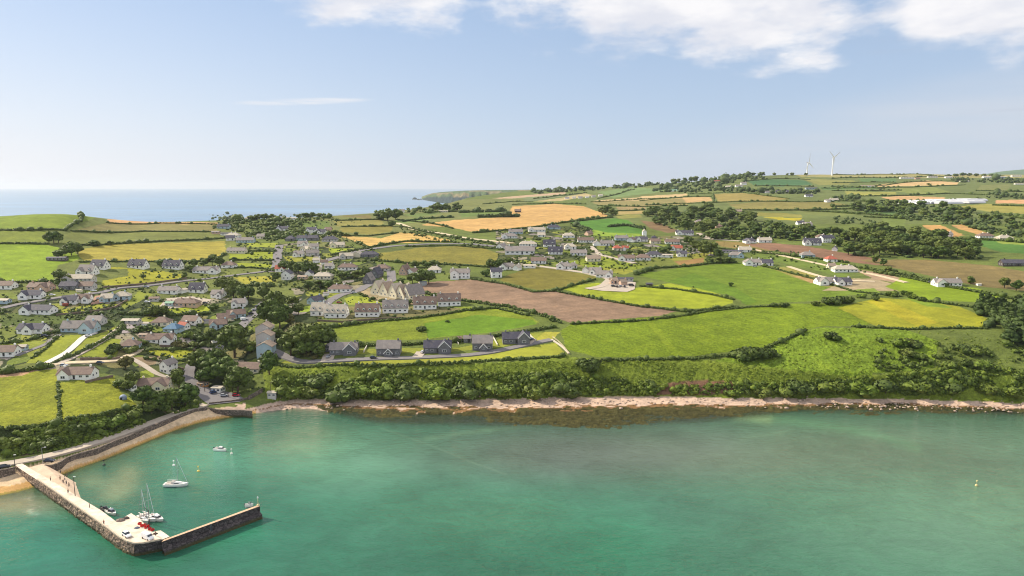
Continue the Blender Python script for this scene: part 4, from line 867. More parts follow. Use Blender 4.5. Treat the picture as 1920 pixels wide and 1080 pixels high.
named_house(876, 641, 13, 'b', 4, 'gy', 's', 'small pale-sided stone outbuilding behind the fourth clifftop cottage', cat='outbuilding', name='garage')
named_house(861, 640, 9, 's', 4, 'br', 's', 'tiny brown-roofed shed left of the pale-sided outbuilding behind the cottages', cat='shed')
G2 = 'dormered terraces in a curved row'
for i, (x, y, L, r) in enumerate([(598,589,24,-4),(632,593,40,-4),(690,591,44,0),(742,584,46,4),(797,577,42,6),(842,571,42,7)]):
    named_house(x, y, L, 'd', r, ['lt','lt','br','gy','br','br'][i], 'w', ['short pale-roofed terrace block at the left end of the curved row', 'pale-roofed terrace block with four dormers, second in the curved row', 'brown-roofed terrace block at the middle of the curved row with a blue conservatory', 'brown-roofed terrace block with three dormers, fourth in the curved row', 'brown terrace block with a sunlit cream end, fifth in the curved row', 'detached-looking brown terrace block at the right end of the curved row'][i], 'terrace', G2, name='terrace_block', nd=[2,4,4,4,3,3][i], wh=3.6, rise=5.2)
for i, (x, y) in enumerate([(712,550),(727,553),(744,556),(759,558),(775,558)]):
    named_house(x, y, 25, 'a', 62 - i * 4, ['lt','tn','lt','tn','gy'][i], 'c', '%s of five steep pale-roofed houses stepping behind the curved terraces' % ORD[i], 'house', 'steep pale roofs behind the terraces', name='steep_roofed_house', rise=7.5, wh=3.4, D=10, nd=0)
named_house(15, 665, 34, 'b', 8, 'br', 'w', 'white gabled bungalow cut by the left edge of the picture, beside a blue-grey garage')
named_house(44, 656, 13, 's', 6, 'lt', 'p', 'blue-grey garage right of the white bungalow at the left edge', cat='garage', name='garage')
named_house(63, 622, 46, 'b', 2, 'dk', 'w', 'white bungalow with slate roof and central front gable, left of the long driveway', wing='L', wx=-.05, ww=6, pr=2)
named_house(152, 620, 60, 'b', 3, 'gy', 'p', 'large pale bungalow with a stone front gable at the top of the curving white drive', wing='R', wx=.55, ww=8, pr=2.4, rise=4, wr=4)
named_house(181, 607, 28, 'b', 0, 'gy', 'g', 'long grey outbuilding behind the large pale bungalow', cat='outbuilding', name='garage')
named_house(147, 707, 60, 'b', 4, 'br', 'w', 'long white bungalow with brown roof above the clifftop pasture, dark windows facing the sea', wing='L', wx=-.55, ww=6, pr=1.6)
named_house(317, 697, 24, 't', 70, 'gy', 'w', 'tall white house with a broad blank gable beside the harbour road bend')
named_house(292, 727, 54, 'b', 6, 'br', 'c', 'cream bungalow with brown roof and a sunlit right gable above the coast path trees', wing='R', ww=7.5, pr=3)
named_house(468, 696, 46, 'b', -4, 'br', 'c', 'long low brown-roofed bungalow behind the big trees at the harbour road')
named_house(511, 744, 15, 's', 4, 'lt', 'g', 'small flat-roofed concrete hut above the end of the beach', cat='hut', name='hut', wh=2.8, rise=.3)
named_house(410, 734, 18, 's', -14, 'lt', 'w', 'white flat-roofed kiosk under the trees beside the car park', cat='kiosk', name='kiosk', wh=2.6, rise=.35)
named_house(381, 724, 15, 's', -20, 'tn', 'o', 'timber-coloured open shelter at the edge of the car park', cat='shelter', name='shelter', wh=2.0, rise=.5)
named_house(246, 731, 14, 's', -20, 'lt', 'w', 'small white-roofed shed at the corner of the clifftop pasture', cat='shed')
for i, (y, dz) in enumerate([(664, -.5), (651, 2.2), (641, 4.2)]):
    named_house(500 - i, y, 25, 'b', 91, 'tn', 'p' if i == 0 else 'g', ['front block of the stepped tan-roofed building, its pale blue gable facing the bay', 'middle block of the stepped tan-roofed building behind the pale blue gable', 'rear and highest block of the stepped tan-roofed building'][i], 'apartment block', 'stepped blocks above the car park', name='apartment_block', dz=dz, wh=6.2, rise=2.6, D=9.5)
# ============================================================ ROADS
def ribbon(name, pts, width, m, dz=.3, kerb=False, kind='structure', label=None, cat=None):
    P3 = [ground(x, y) for x, y in pts]
    # resample every 3 m
    out = []
    for a, b in zip(P3[:-1], P3[1:]):
        d = (b.xy - a.xy).length; n = max(1, int(d / 3))
        for i in range(n): out.append(a.xy.lerp(b.xy, i / n))
    out.append(P3[-1].xy)
    # round corners
    for _ in range(4): out = [out[0]] + [(out[i - 1] + out[i] * 2 + out[i + 1]) / 4 for i in range(1, len(out) - 1)] + [out[-1]]
    V, Fc = [], []
    for i, p in enumerate(out):
        t = (out[min(i + 1, len(out) - 1)] - out[max(i - 1, 0)]); t = t.normalized() if t.length > 0 else Vector((1, 0)); n = Vector((-t.y, t.x))
        w_ = width / 2
        zc = float(H(p.x, p.y))
        for s in (-1, -.33, .33, 1):
            q = p + n * s * w_; V.append((q.x, q.y, max(zc, float(H(q.x, q.y))) * .5 + zc * .5 + dz))
        for s in (-1.06, 1.06):
            q = p + n * s * w_; V.append((q.x, q.y, zc - 1.0))
    for i in range(len(out) - 1):
        a, b = i * 6, i * 6 + 6
        for j in range(3): Fc.append((a + j, a + j + 1, b + j + 1, b + j))
        Fc += [(a + 4, a, b, b + 4), (a + 3, a + 5, b + 5, b + 3)]
    o = mesh_obj(name, V, Fc, m); tag(o, kind=kind)
    return out
ASPH = mat('asphalt', (120,116,118), .9, .12, .6, bump=.02); LANE = mat('worn lane', (176,164,150), .9, .15, .5); TRACK = mat('stony track', (196,180,152), .95, .2, .4); CONC = mat('pale concrete', (196,186,172), .85, .1, .5); DRV = mat('light driveway', (206,200,194), .85, .08, .5)
ribbon('road', [(505,655),(522,662),(540,671),(562,679),(625,677),(775,671),(880,666),(925,660),(975,649),(1012,641),(1034,637)], 6, ASPH)
ribbon('road', [(380,668),(356,688),(350,702),(362,722),(382,736)], 7, ASPH)
ribbon('path', [(-20,876),(40,866),(82,858),(140,843),(212,820),(275,797),(337,774),(385,759)], 5.5, LANE, dz=.45)
ribbon('road', [(496,566),(478,588),(457,607),(440,628),(410,655),(380,668)], 7, ASPH)
ribbon('road', [(-20,584),(32,571),(125,556),(190,549),(220,540),(275,536),(350,526),(440,516),(505,508)], 6.5, ASPH)
ribbon('driveway', [(87,681),(125,662),(147,642),(158,630),(178,624)], 4, DRV)
ribbon('lane', [(97,687),(125,677),(165,655),(200,634),(226,614),(240,606)], 4, LANE)
ribbon('lane', [(97,684),(150,680),(217,678),(240,668),(262,655)], 5, TRACK)
ribbon('lane', [(30,668),(60,655),(85,648),(110,628)], 3.5, ASPH)
ribbon('road', [(524,460),(520,480),(519,498),(512,510)], 9, ASPH)
ribbon('road', [(600,492),(640,481),(680,469),(740,461),(815,457),(880,457),(940,463),(960,468)], 9, ASPH)
ribbon('road', [(745,418),(775,430),(825,437),(877,447),(935,453),(960,456)], 8, TRACK)
ribbon('road', [(600,585),(615,566),(640,552),(672,546),(690,534),(735,528),(733,508)], 8, ASPH)
ribbon('lane', [(1310,437),(1331,448),(1387,452)], 8, LANE)
ribbon('lane', [(1479,500),(1510,510),(1541,519),(1580,526),(1640,528)], 5, TRACK)
ribbon('lane', [(1000,498),(1032,502),(1095,511),(1145,523),(1130,537),(1100,542)], 7, LANE)
ribbon('lane', [(1107,462),(1125,478),(1150,484),(1190,494)], 6, LANE)
ribbon('lane', [(1380,461),(1460,478),(1560,500),(1640,515),(1700,530)], 5, TRACK)
ribbon('lane', [(240,670),(262,680),(300,706),(340,712)], 3.5, LANE)
ribbon('driveway', [(612,679),(618,664)], 7, LANE); ribbon('driveway', [(782,670),(790,660)], 6, LANE); ribbon('driveway', [(985,647),(998,636)], 6, LANE)
ribbon('path', [(1034,637),(1048,646),(1060,655),(1067,664)], 1.3, CONC, dz=.5)
def sheet(name, poly, z, m, zs=None):
    """paved polygon laid over the ground"""
    bm = bmesh.new(); vs = [bm.verts.new(ground(x, y) + Vector((0, 0, z))) for x, y in poly]; bm.faces.new(vs)
    bmesh.ops.triangulate(bm, faces=bm.faces[:]); bmesh.ops.subdivide_edges(bm, edges=bm.edges[:], cuts=7, use_grid_fill=True)
    for v in bm.verts: v.co.z = float(H(v.co.x, v.co.y)) + z
    me = bpy.data.meshes.new(name); bm.to_mesh(me); bm.free()
    for p in me.polygons:
        if p.normal.z < 0: p.flip()
    me.materials.append(m); o = link(name, me); tag(o, kind='structure'); return o
sheet('car_park', [(346,692),(358,687),(368,712),(382,724),(400,731),(435,737),(458,748),(450,754),(410,758),(392,760),(376,748),(352,716)], .35, ASPH)
sheet('yard', [(1100,542),(1130,533),(1168,527),(1192,530),(1190,543),(1176,548),(1130,546)], .35, LANE)
sheet('yard', [(170,572),(178,556),(200,552),(196,568)], .35, mat('red gravel', (164,128,108), .95, .1))
sheet('yard', [(298,576),(312,560),(360,556),(396,562),(392,568),(350,576),(312,580)], .3, LANE)
sheet('yard', [(232,605),(262,600),(262,622),(228,626)], .3, mat('stored stone', (150,140,140), .95, .4, .7))

# polytunnel field
def polytunnels():
    m = mat('polythene', (206,206,210), .45, .1, .1)
    rows = [((1694,381),(1740,383)),((1700,378),(1745,381)),((1745,382),(1790,380)),((1745,378),(1795,377)),((1795,381),(1826,379)),((1795,377),(1832,376))]
    for i, (a, b) in enumerate(rows):
        pa, pb = ground(*a), ground(*b)
        e = (pa + pb) / 2; d = (pb - pa); d.z = 0; L = d.length / 2; rot = math.atan2(d.y, d.x)
        root = empty('polytunnel', e, rot); tag(root, '%s pale polytunnel on the right-hand slope' % ['lower leftmost', 'upper leftmost', 'lower middle', 'upper middle', 'lower rightmost', 'upper rightmost'][i], 'polytunnel', 'polytunnels on the right-hand slope')
        V, Fc = [], []; nb = 3; W = 16
        for s in range(nb):
            for xx in (-L, L):
                for t in range(9):
                    a_ = math.pi * t / 8; V.append((xx, (s - nb / 2 + .5) * W - W / 2 * math.cos(a_), 5 * math.sin(a_) - .5))
            o_ = s * 18
            for t in range(8): Fc.append((o_ + t, o_ + t + 1, o_ + 9 + t + 1, o_ + 9 + t))
        mesh_obj('cover', V, Fc, m, root, True)
        V, Fc = [], []
        for s in range(nb):
            for xx in (-L - .2, L + .2):
                b_ = len(V); V += [(xx, (s - nb / 2 + .5) * W - W / 2 * math.cos(math.pi * t / 8), 5 * math.sin(math.pi * t / 8) - .5) for t in range(9)]; Fc.append(tuple(range(b_, b_ + 9)))
        mesh_obj('end_wall', V, Fc, m, root)
polytunnels()

# ============================================================ PIER
def stone_mat(name, c1, c2, sc=1.0):
    if name in _mats: return _mats[name]
    m = bpy.data.materials.new(name); m.use_nodes = True; w = NT(m.node_tree)
    pos = w.n('ShaderNodeNewGeometry').outputs['Position']
    v = w.n('ShaderNodeTexVoronoi', {'Vector': pos, 'Scale': sc, 'Randomness': .9})
    ve = w.n('ShaderNodeTexVoronoi', {'Vector': pos, 'Scale': sc, 'Randomness': .9}, feature='DISTANCE_TO_EDGE')
    no = w.n('ShaderNodeTexNoise', {'Vector': pos, 'Scale': 1.5, 'Detail': 5.0})
    sep = w.n('ShaderNodeSeparateColor', {0: v.outputs['Color']})
    c = w.mix(sep.outputs[0], lin(c1), lin(c2)); j = w.rng(ve.outputs[0], 0, .12, .25, 1)
    sc_ = w.n('ShaderNodeVectorMath', {0: c}, operation='SCALE'); w.t.links.new(w.m('MULTIPLY', j, w.rng(no.outputs[0], .3, .7, .7, 1.3, False)), sc_.inputs['Scale'])
    z = w.n('ShaderNodeSeparateXYZ', {0: pos}).outputs[2]
    weed = w.rng(w.m('ADD', z, w.m('MULTIPLY', no.outputs[0], .8)), .9, 1.9, 1, 0)
    c = w.mix(weed, sc_.outputs[0], lin((70,66,34)))
    b = w.n('ShaderNodeBump', {'Height': ve.outputs[0], 'Distance': .35})
    p = w.n('ShaderNodeBsdfPrincipled', {'Base Color': c, 'Roughness': .9, 'Normal': b.outputs[0]})
    w.n('ShaderNodeOutputMaterial', {0: p.outputs[0]}); _mats[name] = m; return m
RUB = stone_mat('rubble stone', (176,150,126), (128,108,94), .9); DARKST = stone_mat('dark masonry', (88,80,80), (60,54,56), .8)
def prism(poly_top, poly_bot, top=True):
    n = len(poly_top); V = [tuple(p) for p in poly_top] + [tuple(p) for p in poly_bot]
    Fc = [(i, (i + 1) % n, n + (i + 1) % n, n + i) for i in range(n)]
    return V, Fc
def dense_wall(top, bot, mat_, name, parent, amp=.25, closed=False, nz=8):
    """a masonry face between two edge lines, its stones standing proud unevenly"""
    V, Fc = [], []; cols = []
    n = len(top)
    for k in range(n - 1):
        seg = (top[k + 1] - top[k]).length; m_ = max(2, int(seg / .7))
        for i in range(m_ + (k == n - 2)): t = i / m_; cols.append((top[k].lerp(top[k + 1], t), bot[k].lerp(bot[k + 1], t)))
    r = random.Random(5)
    for i, (a, b) in enumerate(cols):
        t = cols[min(i + 1, len(cols) - 1)][0] - cols[max(i - 1, 0)][0]; nn = Vector((t.y, -t.x, 0)).normalized()
        for j in range(nz + 1):
            q = a.lerp(b, j / nz); q = q + nn * (r.random() - .5) * amp * (0 if j == 0 else 1); V.append(tuple(q))
    for i in range(len(cols) - 1):
        for j in range(nz):
            a = i * (nz + 1) + j; Fc.append((a, a + 1, a + nz + 2, a + nz + 1))
    return mesh_obj(name, V, Fc, mat_, parent)
def build_pier():
    DZ = 4.5
    T = lambda l, z=DZ: [atz(x, y, z) for x, y in l]
    outer = [(28,872),(42,882),(70,900),(100,920),(150,955),(200,990),(222,1007),(238,1016),(252,1020),(268,1019),(303,1012)]
    inner = [(318,1006),(301,994),(286,997),(262,973),(246,962),(218,978),(190,957),(141,928),(95,900),(66,884),(50,874),(40,868)]
    e = empty('pier', (0, 0, 0)); tag(e, 'stone-faced L-shaped fishing pier with a pale concrete deck running out from the path', 'pier')
    o3 = T(outer); i3 = T(inner)
    bm = bmesh.new(); vs = [bm.verts.new(p) for p in o3 + i3]; f = bm.faces.new(vs); f.normal_update()
    if f.normal.z < 0: f.normal_flip()
    bmesh.ops.triangulate(bm, faces=[f]); me = bpy.data.meshes.new('deck'); bm.to_mesh(me); bm.free(); me.materials.append(mat('pier concrete', (214,198,180), .85, .3, .35, bump=.01)); link('deck', me, e)
    base = [(22,890),(50,903),(75,925),(97,942),(125,962),(175,997),(205,1020),(232,1039),(250,1045),(264,1041),(303,1033)]
    b3 = T(base, -.6)
    b3 = [Vector((b.x * .55 + o.x * .45, b.y * .55 + o.y * .45, -1.5)) for b, o in zip(b3, o3)]
    k = 8
    dense_wall(o3[:k + 1], b3[:k + 1], RUB, 'outer_wall', e, .5, nz=12)
    dense_wall(o3[k:], b3[k:], DARKST, 'end_wall', e, .3, nz=10)
    ib = [Vector((p.x, p.y, -2)) for p in i3]
    dense_wall([o3[-1]] + i3, [b3[-1]] + ib, DARKST, 'inner_wall', e, .1, nz=5)
    # low kerb on the outer edge
    V, Fc = [], []
    for i, p in enumerate(o3[2:]):
        q = o3[2:][min(i + 1, len(o3) - 3)] - o3[2:][max(i - 1, 0)]; n = Vector((-q.y, q.x, 0)).normalized()
        for a, z in ((-.05, 4.4), (-.05, 4.9), (.4, 4.9), (.4, 4.4)): V.append((p.x + n.x * a, p.y + n.y * a, z))
    for i in range(len(o3) - 3):
        for j in range(3): Fc.append((i * 4 + j, i * 4 + j + 1, i * 4 + j + 5, i * 4 + j + 4))
    mesh_obj('kerb', V, Fc, mat('kerb stone', (196,178,158), .85, .2, 1), e)
    # breakwater arm
    e2 = empty('breakwater', (0, 0, 0)); tag(e2, 'narrow dark masonry breakwater arm with a sunlit walkway reaching right from the pier head', 'breakwater')
    A, B = atz(303, 1016, 4.4), atz(487, 949, 4.4); C, D = atz(485.5, 946.2, 4.4), atz(307, 1011.5, 4.4)
    d = (B - A).normalized(); n = Vector((d.y, -d.x, 0))
    V, Fc = join(([tuple(v) for v in (A, B, C, D)] + [(v.x, v.y, -2) for v in (A, B, C, D)], [(0, 1, 2, 3)]))
    mesh_obj('walkway', [tuple(v) for v in (A, B, C, D)], [(0, 1, 2, 3)], mat('walkway concrete', (200,168,140), .85, .12, .5), e2)
    top = [A, B, C, D]; lowA = [v + n * s - Vector((0, 0, 2.3)) for v, s in ((A, .1), (B, .1))]
    dense_wall([A, B, C, D, A], [Vector((v.x + n.x * .2, v.y + n.y * .2, -2)) for v in (A, B, C, D, A)], DARKST, 'arm_wall', e2, .25, nz=9)
    # plinth step
    V, Fc = [], []
    L = (B - A).length; m_ = 60
    for i in range(m_ + 1):
        p = A.lerp(B, i / m_)
        for a, z in ((.2, 2.1), (1.5, 1.7 + random.uniform(-.12, .12)), (1.8 + random.uniform(-.2, .2), -2)): V.append((p.x + n.x * a, p.y + n.y * a, z))
    for i in range(m_):
        for j in range(2): Fc.append((i * 3 + j, i * 3 + j + 1, i * 3 + j + 4, i * 3 + j + 3))
    mesh_obj('plinth', V, Fc, DARKST, e2)
    # ladder
    lp = A.lerp(B, .47) + n * .45
    v, f = join(*[box(-.3, -.24, -.04, .04, -4.4, .3), box(.24, .3, -.04, .04, -4.4, .3)], *[box(-.3, .3, -.02, .02, -4.2 + i * .4, -4.15 + i * .4) for i in range(11)])
    lo = mesh_obj('ladder', v, f, mat('galvanised steel', (120,130,140), .5, .1, metal=.6), e2); lo.location = lp; lo.rotation_euler = (0, 0, math.atan2(d.y, d.x))
    # slipway
    q = [atz(82, 869, 4.5), atz(52, 877, 4.5), atz(141, 930, 1.0), atz(139, 903, .2)]
    q2 = [q[3] + (q[3] - q[0]).normalized() * 12, q[2] + (q[2] - q[1]).normalized() * 12]; q2[0].z = -1.6; q2[1].z = -1.6
    V = [tuple(v) for v in q] + [tuple(q2[0]), tuple(q2[1])]; V += [(v[0], v[1], -3) for v in V]
    Fc = [(0, 1, 2, 3), (3, 2, 5, 4), (0, 3, 9, 6), (3, 4, 10, 9), (1, 0, 6, 7), (2, 1, 7, 8)]
    so = mesh_obj('slipway', V, Fc, mat('worn slipway', (204,180,156), .9, .22, .35, bump=.03)); tag(so, 'worn pinkish concrete slipway sloping down beside the pier root into the shallows', 'slipway')
    return q
SLIP = build_pier()
def wall_line(name, pts, z0, z1, th, m, label, cat='wall', group=None, dens=2.0, ztop=None):
    """free-standing wall: pts are 3-D points on its line (z = its foot)"""
    out = []
    for a, b in zip(pts[:-1], pts[1:]):
        n = max(1, int((b - a).length / dens))
        for i in range(n): out.append(a.lerp(b, i / n))
    out.append(pts[-1]); V, Fc = [], []
    for i, p in enumerate(out):
        t = out[min(i + 1, len(out) - 1)] - out[max(i - 1, 0)]; n = Vector((-t.y, t.x, 0)).normalized()
        r = random.uniform(-.08, .08)
        for a, z in ((-th / 2, z0), (-th / 2, z1 + r), (th / 2, z1 + r), (th / 2, z0)): V.append((p.x + n.x * a, p.y + n.y * a, p.z + z))
    k = len(out)
    for i in range(k - 1):
        for j in range(3): Fc.append((i * 4 + j, i * 4 + j + 4, i * 4 + j + 5, i * 4 + j + 1))
    Fc += [(0, 1, 2, 3), tuple(reversed([(k - 1) * 4 + j for j in range(4)]))]
    o = mesh_obj(name, V, Fc, m); tag(o, label, cat, group); return o
SEAST = stone_mat('sea wall stone', (138,122,110), (98,88,80), 1.1)
wall_line('sea_wall', [atz(x, y, 4.3) for x, y in [(84,872),(98,872),(112,866),(124,858),(140,852),(180,841),(212,828),(245,815),(275,802),(305,790),(337,777),(365,768),(388,764)]], -4.6, .1, .9, SEAST, 'long dark stone sea wall between the coast path and the sandy beach', 'sea wall')
wall_line('sea_wall', [atz(x, y, 3.6) for x, y in [(388,764),(405,768),(430,769),(455,769),(472,771)]], -4, .1, .9, SEAST, 'short dark stone wall below the car park where the beach begins', 'sea wall')
wall_line('sea_wall', [atz(x, y, 4.3) for x, y in [(-40,888),(0,884),(28,878)]], -4, .7, .8, SEAST, 'low stone wall at the left edge above the beach beside the pier root', 'sea wall')
wall_line('retaining_wall', [ground(x, y) for x, y in [(392,758),(420,755),(450,752),(466,748)]], -.5, 1.0, .5, SEAST, 'dark parapet wall along the seaward edge of the car park', 'wall')
wall_line('retaining_wall', [ground(x, y) for x, y in [(466,750),(480,742),(492,735)]], -1.0, 2.2, .6, SEAST, 'dark retaining wall right of the red car', 'wall')
WHITEW = mat('white boundary wall', (214,206,192), .85, .1)
for pts, lab in [([(860,646),(852,636)], 'pale boundary wall right of the third clifftop cottage'), ([(933,648),(925,634)], 'pale boundary wall right of the fourth clifftop cottage'), ([(682,661),(688,650)], 'pale boundary wall right of the first clifftop cottage'), ([(1004,640),(992,628)], 'pale boundary wall right of the last clifftop cottage')]:
    wall_line('boundary_wall', [ground(x, y) for x, y in pts], -.5, 1.1, .35, WHITEW, lab, 'wall', 'walls between the clifftop cottages')
STW = mat('field stone wall', (120,104,92), .9, .25, .8)
for pts, lab in [([(192,540),(275,533),(350,523)], 'low dark wall along the lane below the two lawns at the upper left'), ([(105,592),(170,586),(215,578),(248,558)], 'curving dark wall under the middle left-hand lawn'), ([(595,602),(640,605),(700,600),(760,597)], 'long dark retaining wall below the curved terraces'), ([(300,650),(340,652),(375,660)], 'stone garden wall over the bright lawn above the white house'), ([(150,675),(215,674),(225,672)], 'pinkish garden wall along the stony lane'), ([(160,718),(170,716),(212,707)], 'low wall behind the clifftop pasture right of the long white bungalow'), ([(300,678),(330,690),(345,694)], 'dark garden wall right of the tall white house')]:
    wall_line('stone_wall', [ground(x, y) for x, y in pts], -.5, 1.3, .5, STW, lab, 'wall')
# post and rail fence at the end of the drive
def fence(pts, lab, h=1.2, m=None, sp=3.0):
    e = empty('fence', ground(*pts[0])); tag(e, lab, 'fence'); o = e.location.copy(); m = m or mat('pale timber', (206,192,160), .8, .15)
    P3 = [ground(x, y) for x, y in pts]; V, Fc = [], []; RV, RF = [], []
    for a, b in zip(P3[:-1], P3[1:]):
        n = max(1, int((b - a).length / sp))
        for i in range(n + 1):
            p = a.lerp(b, i / n); p.z = float(H(p.x, p.y)); v, f = box(-.07, .07, -.07, .07, -.3, h); k = len(V); V += [(p.x - o.x + x, p.y - o.y + y, p.z - o.z + z) for x, y, z in v]; Fc += [tuple(j + k for j in q) for q in f]
        for z in (.4, .75, 1.1):
            k = len(RV); RV += [(a.x - o.x, a.y - o.y, a.z - o.z + z + .15), (b.x - o.x, b.y - o.y, b.z - o.z + z + .15), (b.x - o.x, b.y - o.y, b.z - o.z + z + .3), (a.x - o.x, a.y - o.y, a.z - o.z + z + .3)]; k2 = k
            RV += [(x + .06, y + .06, zz) for x, y, zz in RV[k:k + 4]]; RF += [(k, k + 1, k + 2, k + 3), (k + 7, k + 6, k + 5, k + 4), (k + 3, k + 2, k + 6, k + 7)]
    mesh_obj('post', V, Fc, m, e)['kind'] = 'stuff'; mesh_obj('rail', RV, RF, m, e)
fence([(1036,634),(1044,640),(1052,647),(1060,656),(1067,665)], 'pale post and rail fence dividing the cottage lawn from the green meadow')

# ============================================================ SMALL THINGS OF THE HARBOUR
def lathe(prof, n=10, cx=0, cy=0):
    V = [(cx + r * math.cos(2 * math.pi * i / n), cy + r * math.sin(2 * math.pi * i / n), z) for r, z in prof for i in range(n)]
    Fc = [(k * n + i, k * n + (i + 1) % n, (k + 1) * n + (i + 1) % n, (k + 1) * n + i) for k in range(len(prof) - 1) for i in range(n)]
    return V, Fc + [tuple(range((len(prof) - 1) * n, len(prof) * n)), tuple(reversed(range(n)))]
def rod(a, b, r, n=6):
    a, b = Vector(a), Vector(b); d = (b - a).normalized(); u = d.orthogonal().normalized(); v = d.cross(u)
    V = [tuple(p + (u * math.cos(t) + v * math.sin(t)) * r) for p in (a, b) for t in [2 * math.pi * i / n for i in range(n)]]
    return V, [(i, (i + 1) % n, n + (i + 1) % n, n + i) for i in range(n)] + [tuple(reversed(range(n))), tuple(range(n, 2 * n))]
STEEL = mat('grey steel', (140,142,144), .5, .08, metal=.3)
def street_lamp(p, lab, h=8, arm=1.2, rz=0, dark=False):
    e = empty('street_lamp', p, rz); tag(e, lab, 'lamp post'); m = mat('dark steel', (70,66,62), .6) if dark else STEEL
    mesh_obj('pole', *lathe([(.16, -.5), (.13, 1), (.08, h)], 8), m, e)
    mesh_obj('arm', *join(rod((0, 0, h - .1), (arm, 0, h + .25), .06)), m, e); mesh_obj('lamp_head', *box(arm - .15, arm + .7, -.18, .18, h + .12, h + .34), mat('lamp housing', (214,214,210), .4), e)
street_lamp(atz(81, 870, 4.4), 'tall grey street lamp by the dark parked car at the pier root', 7.2)
street_lamp(atz(141, 930, 4.5), 'dark wooden-looking lamp pole on the inner edge of the pier beside the slipway', 7.5, .1, dark=True)
street_lamp(atz(28, 873, 4.4), 'thin leaning pole at the left corner of the pier root', 4.5, .1, dark=True)
def nav_light():
    e = empty('harbour_light', atz(484, 947, 4.4)); tag(e, 'small white harbour light on a post at the tip of the breakwater', 'harbour light')
    mesh_obj('post', *lathe([(.5, 0), (.5, .3), (.12, .35), (.1, 2.6)], 10), mat('harbour post', (200,196,150), .6), e); mesh_obj('lantern', *lathe([(.12, 2.6), (.28, 2.7), (.28, 3.1), (.1, 3.3)], 10), mat('white lantern', (235,235,235), .3), e)
    mesh_obj('rail', *join(*[rod((-2.5 + i, -.8, 0), (-2.5 + i, -.8, 1.1), .04, 5) for i in range(5)], rod((-2.5, -.8, 1.1), (1.5, -.8, 1.1), .04, 5)), STEEL, e)
nav_light()
GEL = mat('white gelcoat', (240,238,232), .3, .04, spec=.5); GELB = mat('blue boot stripe', (60,90,140), .4); DECKM = mat('boat deck', (216,206,196), .6, .08); PERS = mat('dark perspex', (38,42,50), .1); ALU = mat('aluminium spar', (190,196,196), .35, metal=.5)
def hull(L, B, Hh, m, name='hull', parent=None, n=16, sheer=.3, trans=.75):
    """bow at +x, waterline at z=0, closed deck"""
    V, Fc = [], []
    for i in range(n + 1):
        t = i / n; x = -L / 2 + t * L; b = B / 2 * (trans + (1 - trans) * math.sin(min(1, t / .45) * math.pi / 2)) if t < .45 else B / 2 * (1 - ((t - .45) / .55) ** 2.2)
        b = max(b, .02); z = Hh * (1 + sheer * t * t); rk = .12 * L * t ** 4
        V += [(x, 0, -.35), (x - rk * .4, b * .75, -.12), (x, b * .96, Hh * .45), (x + rk * .3, b, z), (x + rk * .3, b * .92, z + .02), (x + rk * .3, 0, z + .08), (x + rk * .3, -b * .92, z + .02), (x + rk * .3, -b, z), (x, -b * .96, Hh * .45), (x - rk * .4, -b * .75, -.12)]
    for i in range(n):
        for j in range(10): Fc.append((i * 10 + j, (i + 1) * 10 + j, (i + 1) * 10 + (j + 1) % 10, i * 10 + (j + 1) % 10))
    Fc.append(tuple(reversed(range(10))))
    Fc.append(tuple(range(n * 10, n * 10 + 10)))
    return mesh_obj(name, V, Fc, m, parent)
def cabin(x0, x1, w0, w1, z0, z1, sl=.3):
    V = [(x0, -w0, z0), (x1, -w1, z0), (x1, w1, z0), (x0, w0, z0), (x0 + sl * .5, -w0 * .85, z1), (x1 - sl, -w1 * .8, z1 - .08), (x1 - sl, w1 * .8, z1 - .08), (x0 + sl * .5, w0 * .85, z1)]
    return V, [(0, 1, 5, 4), (1, 2, 6, 5), (2, 3, 7, 6), (3, 0, 4, 7), (4, 5, 6, 7)]
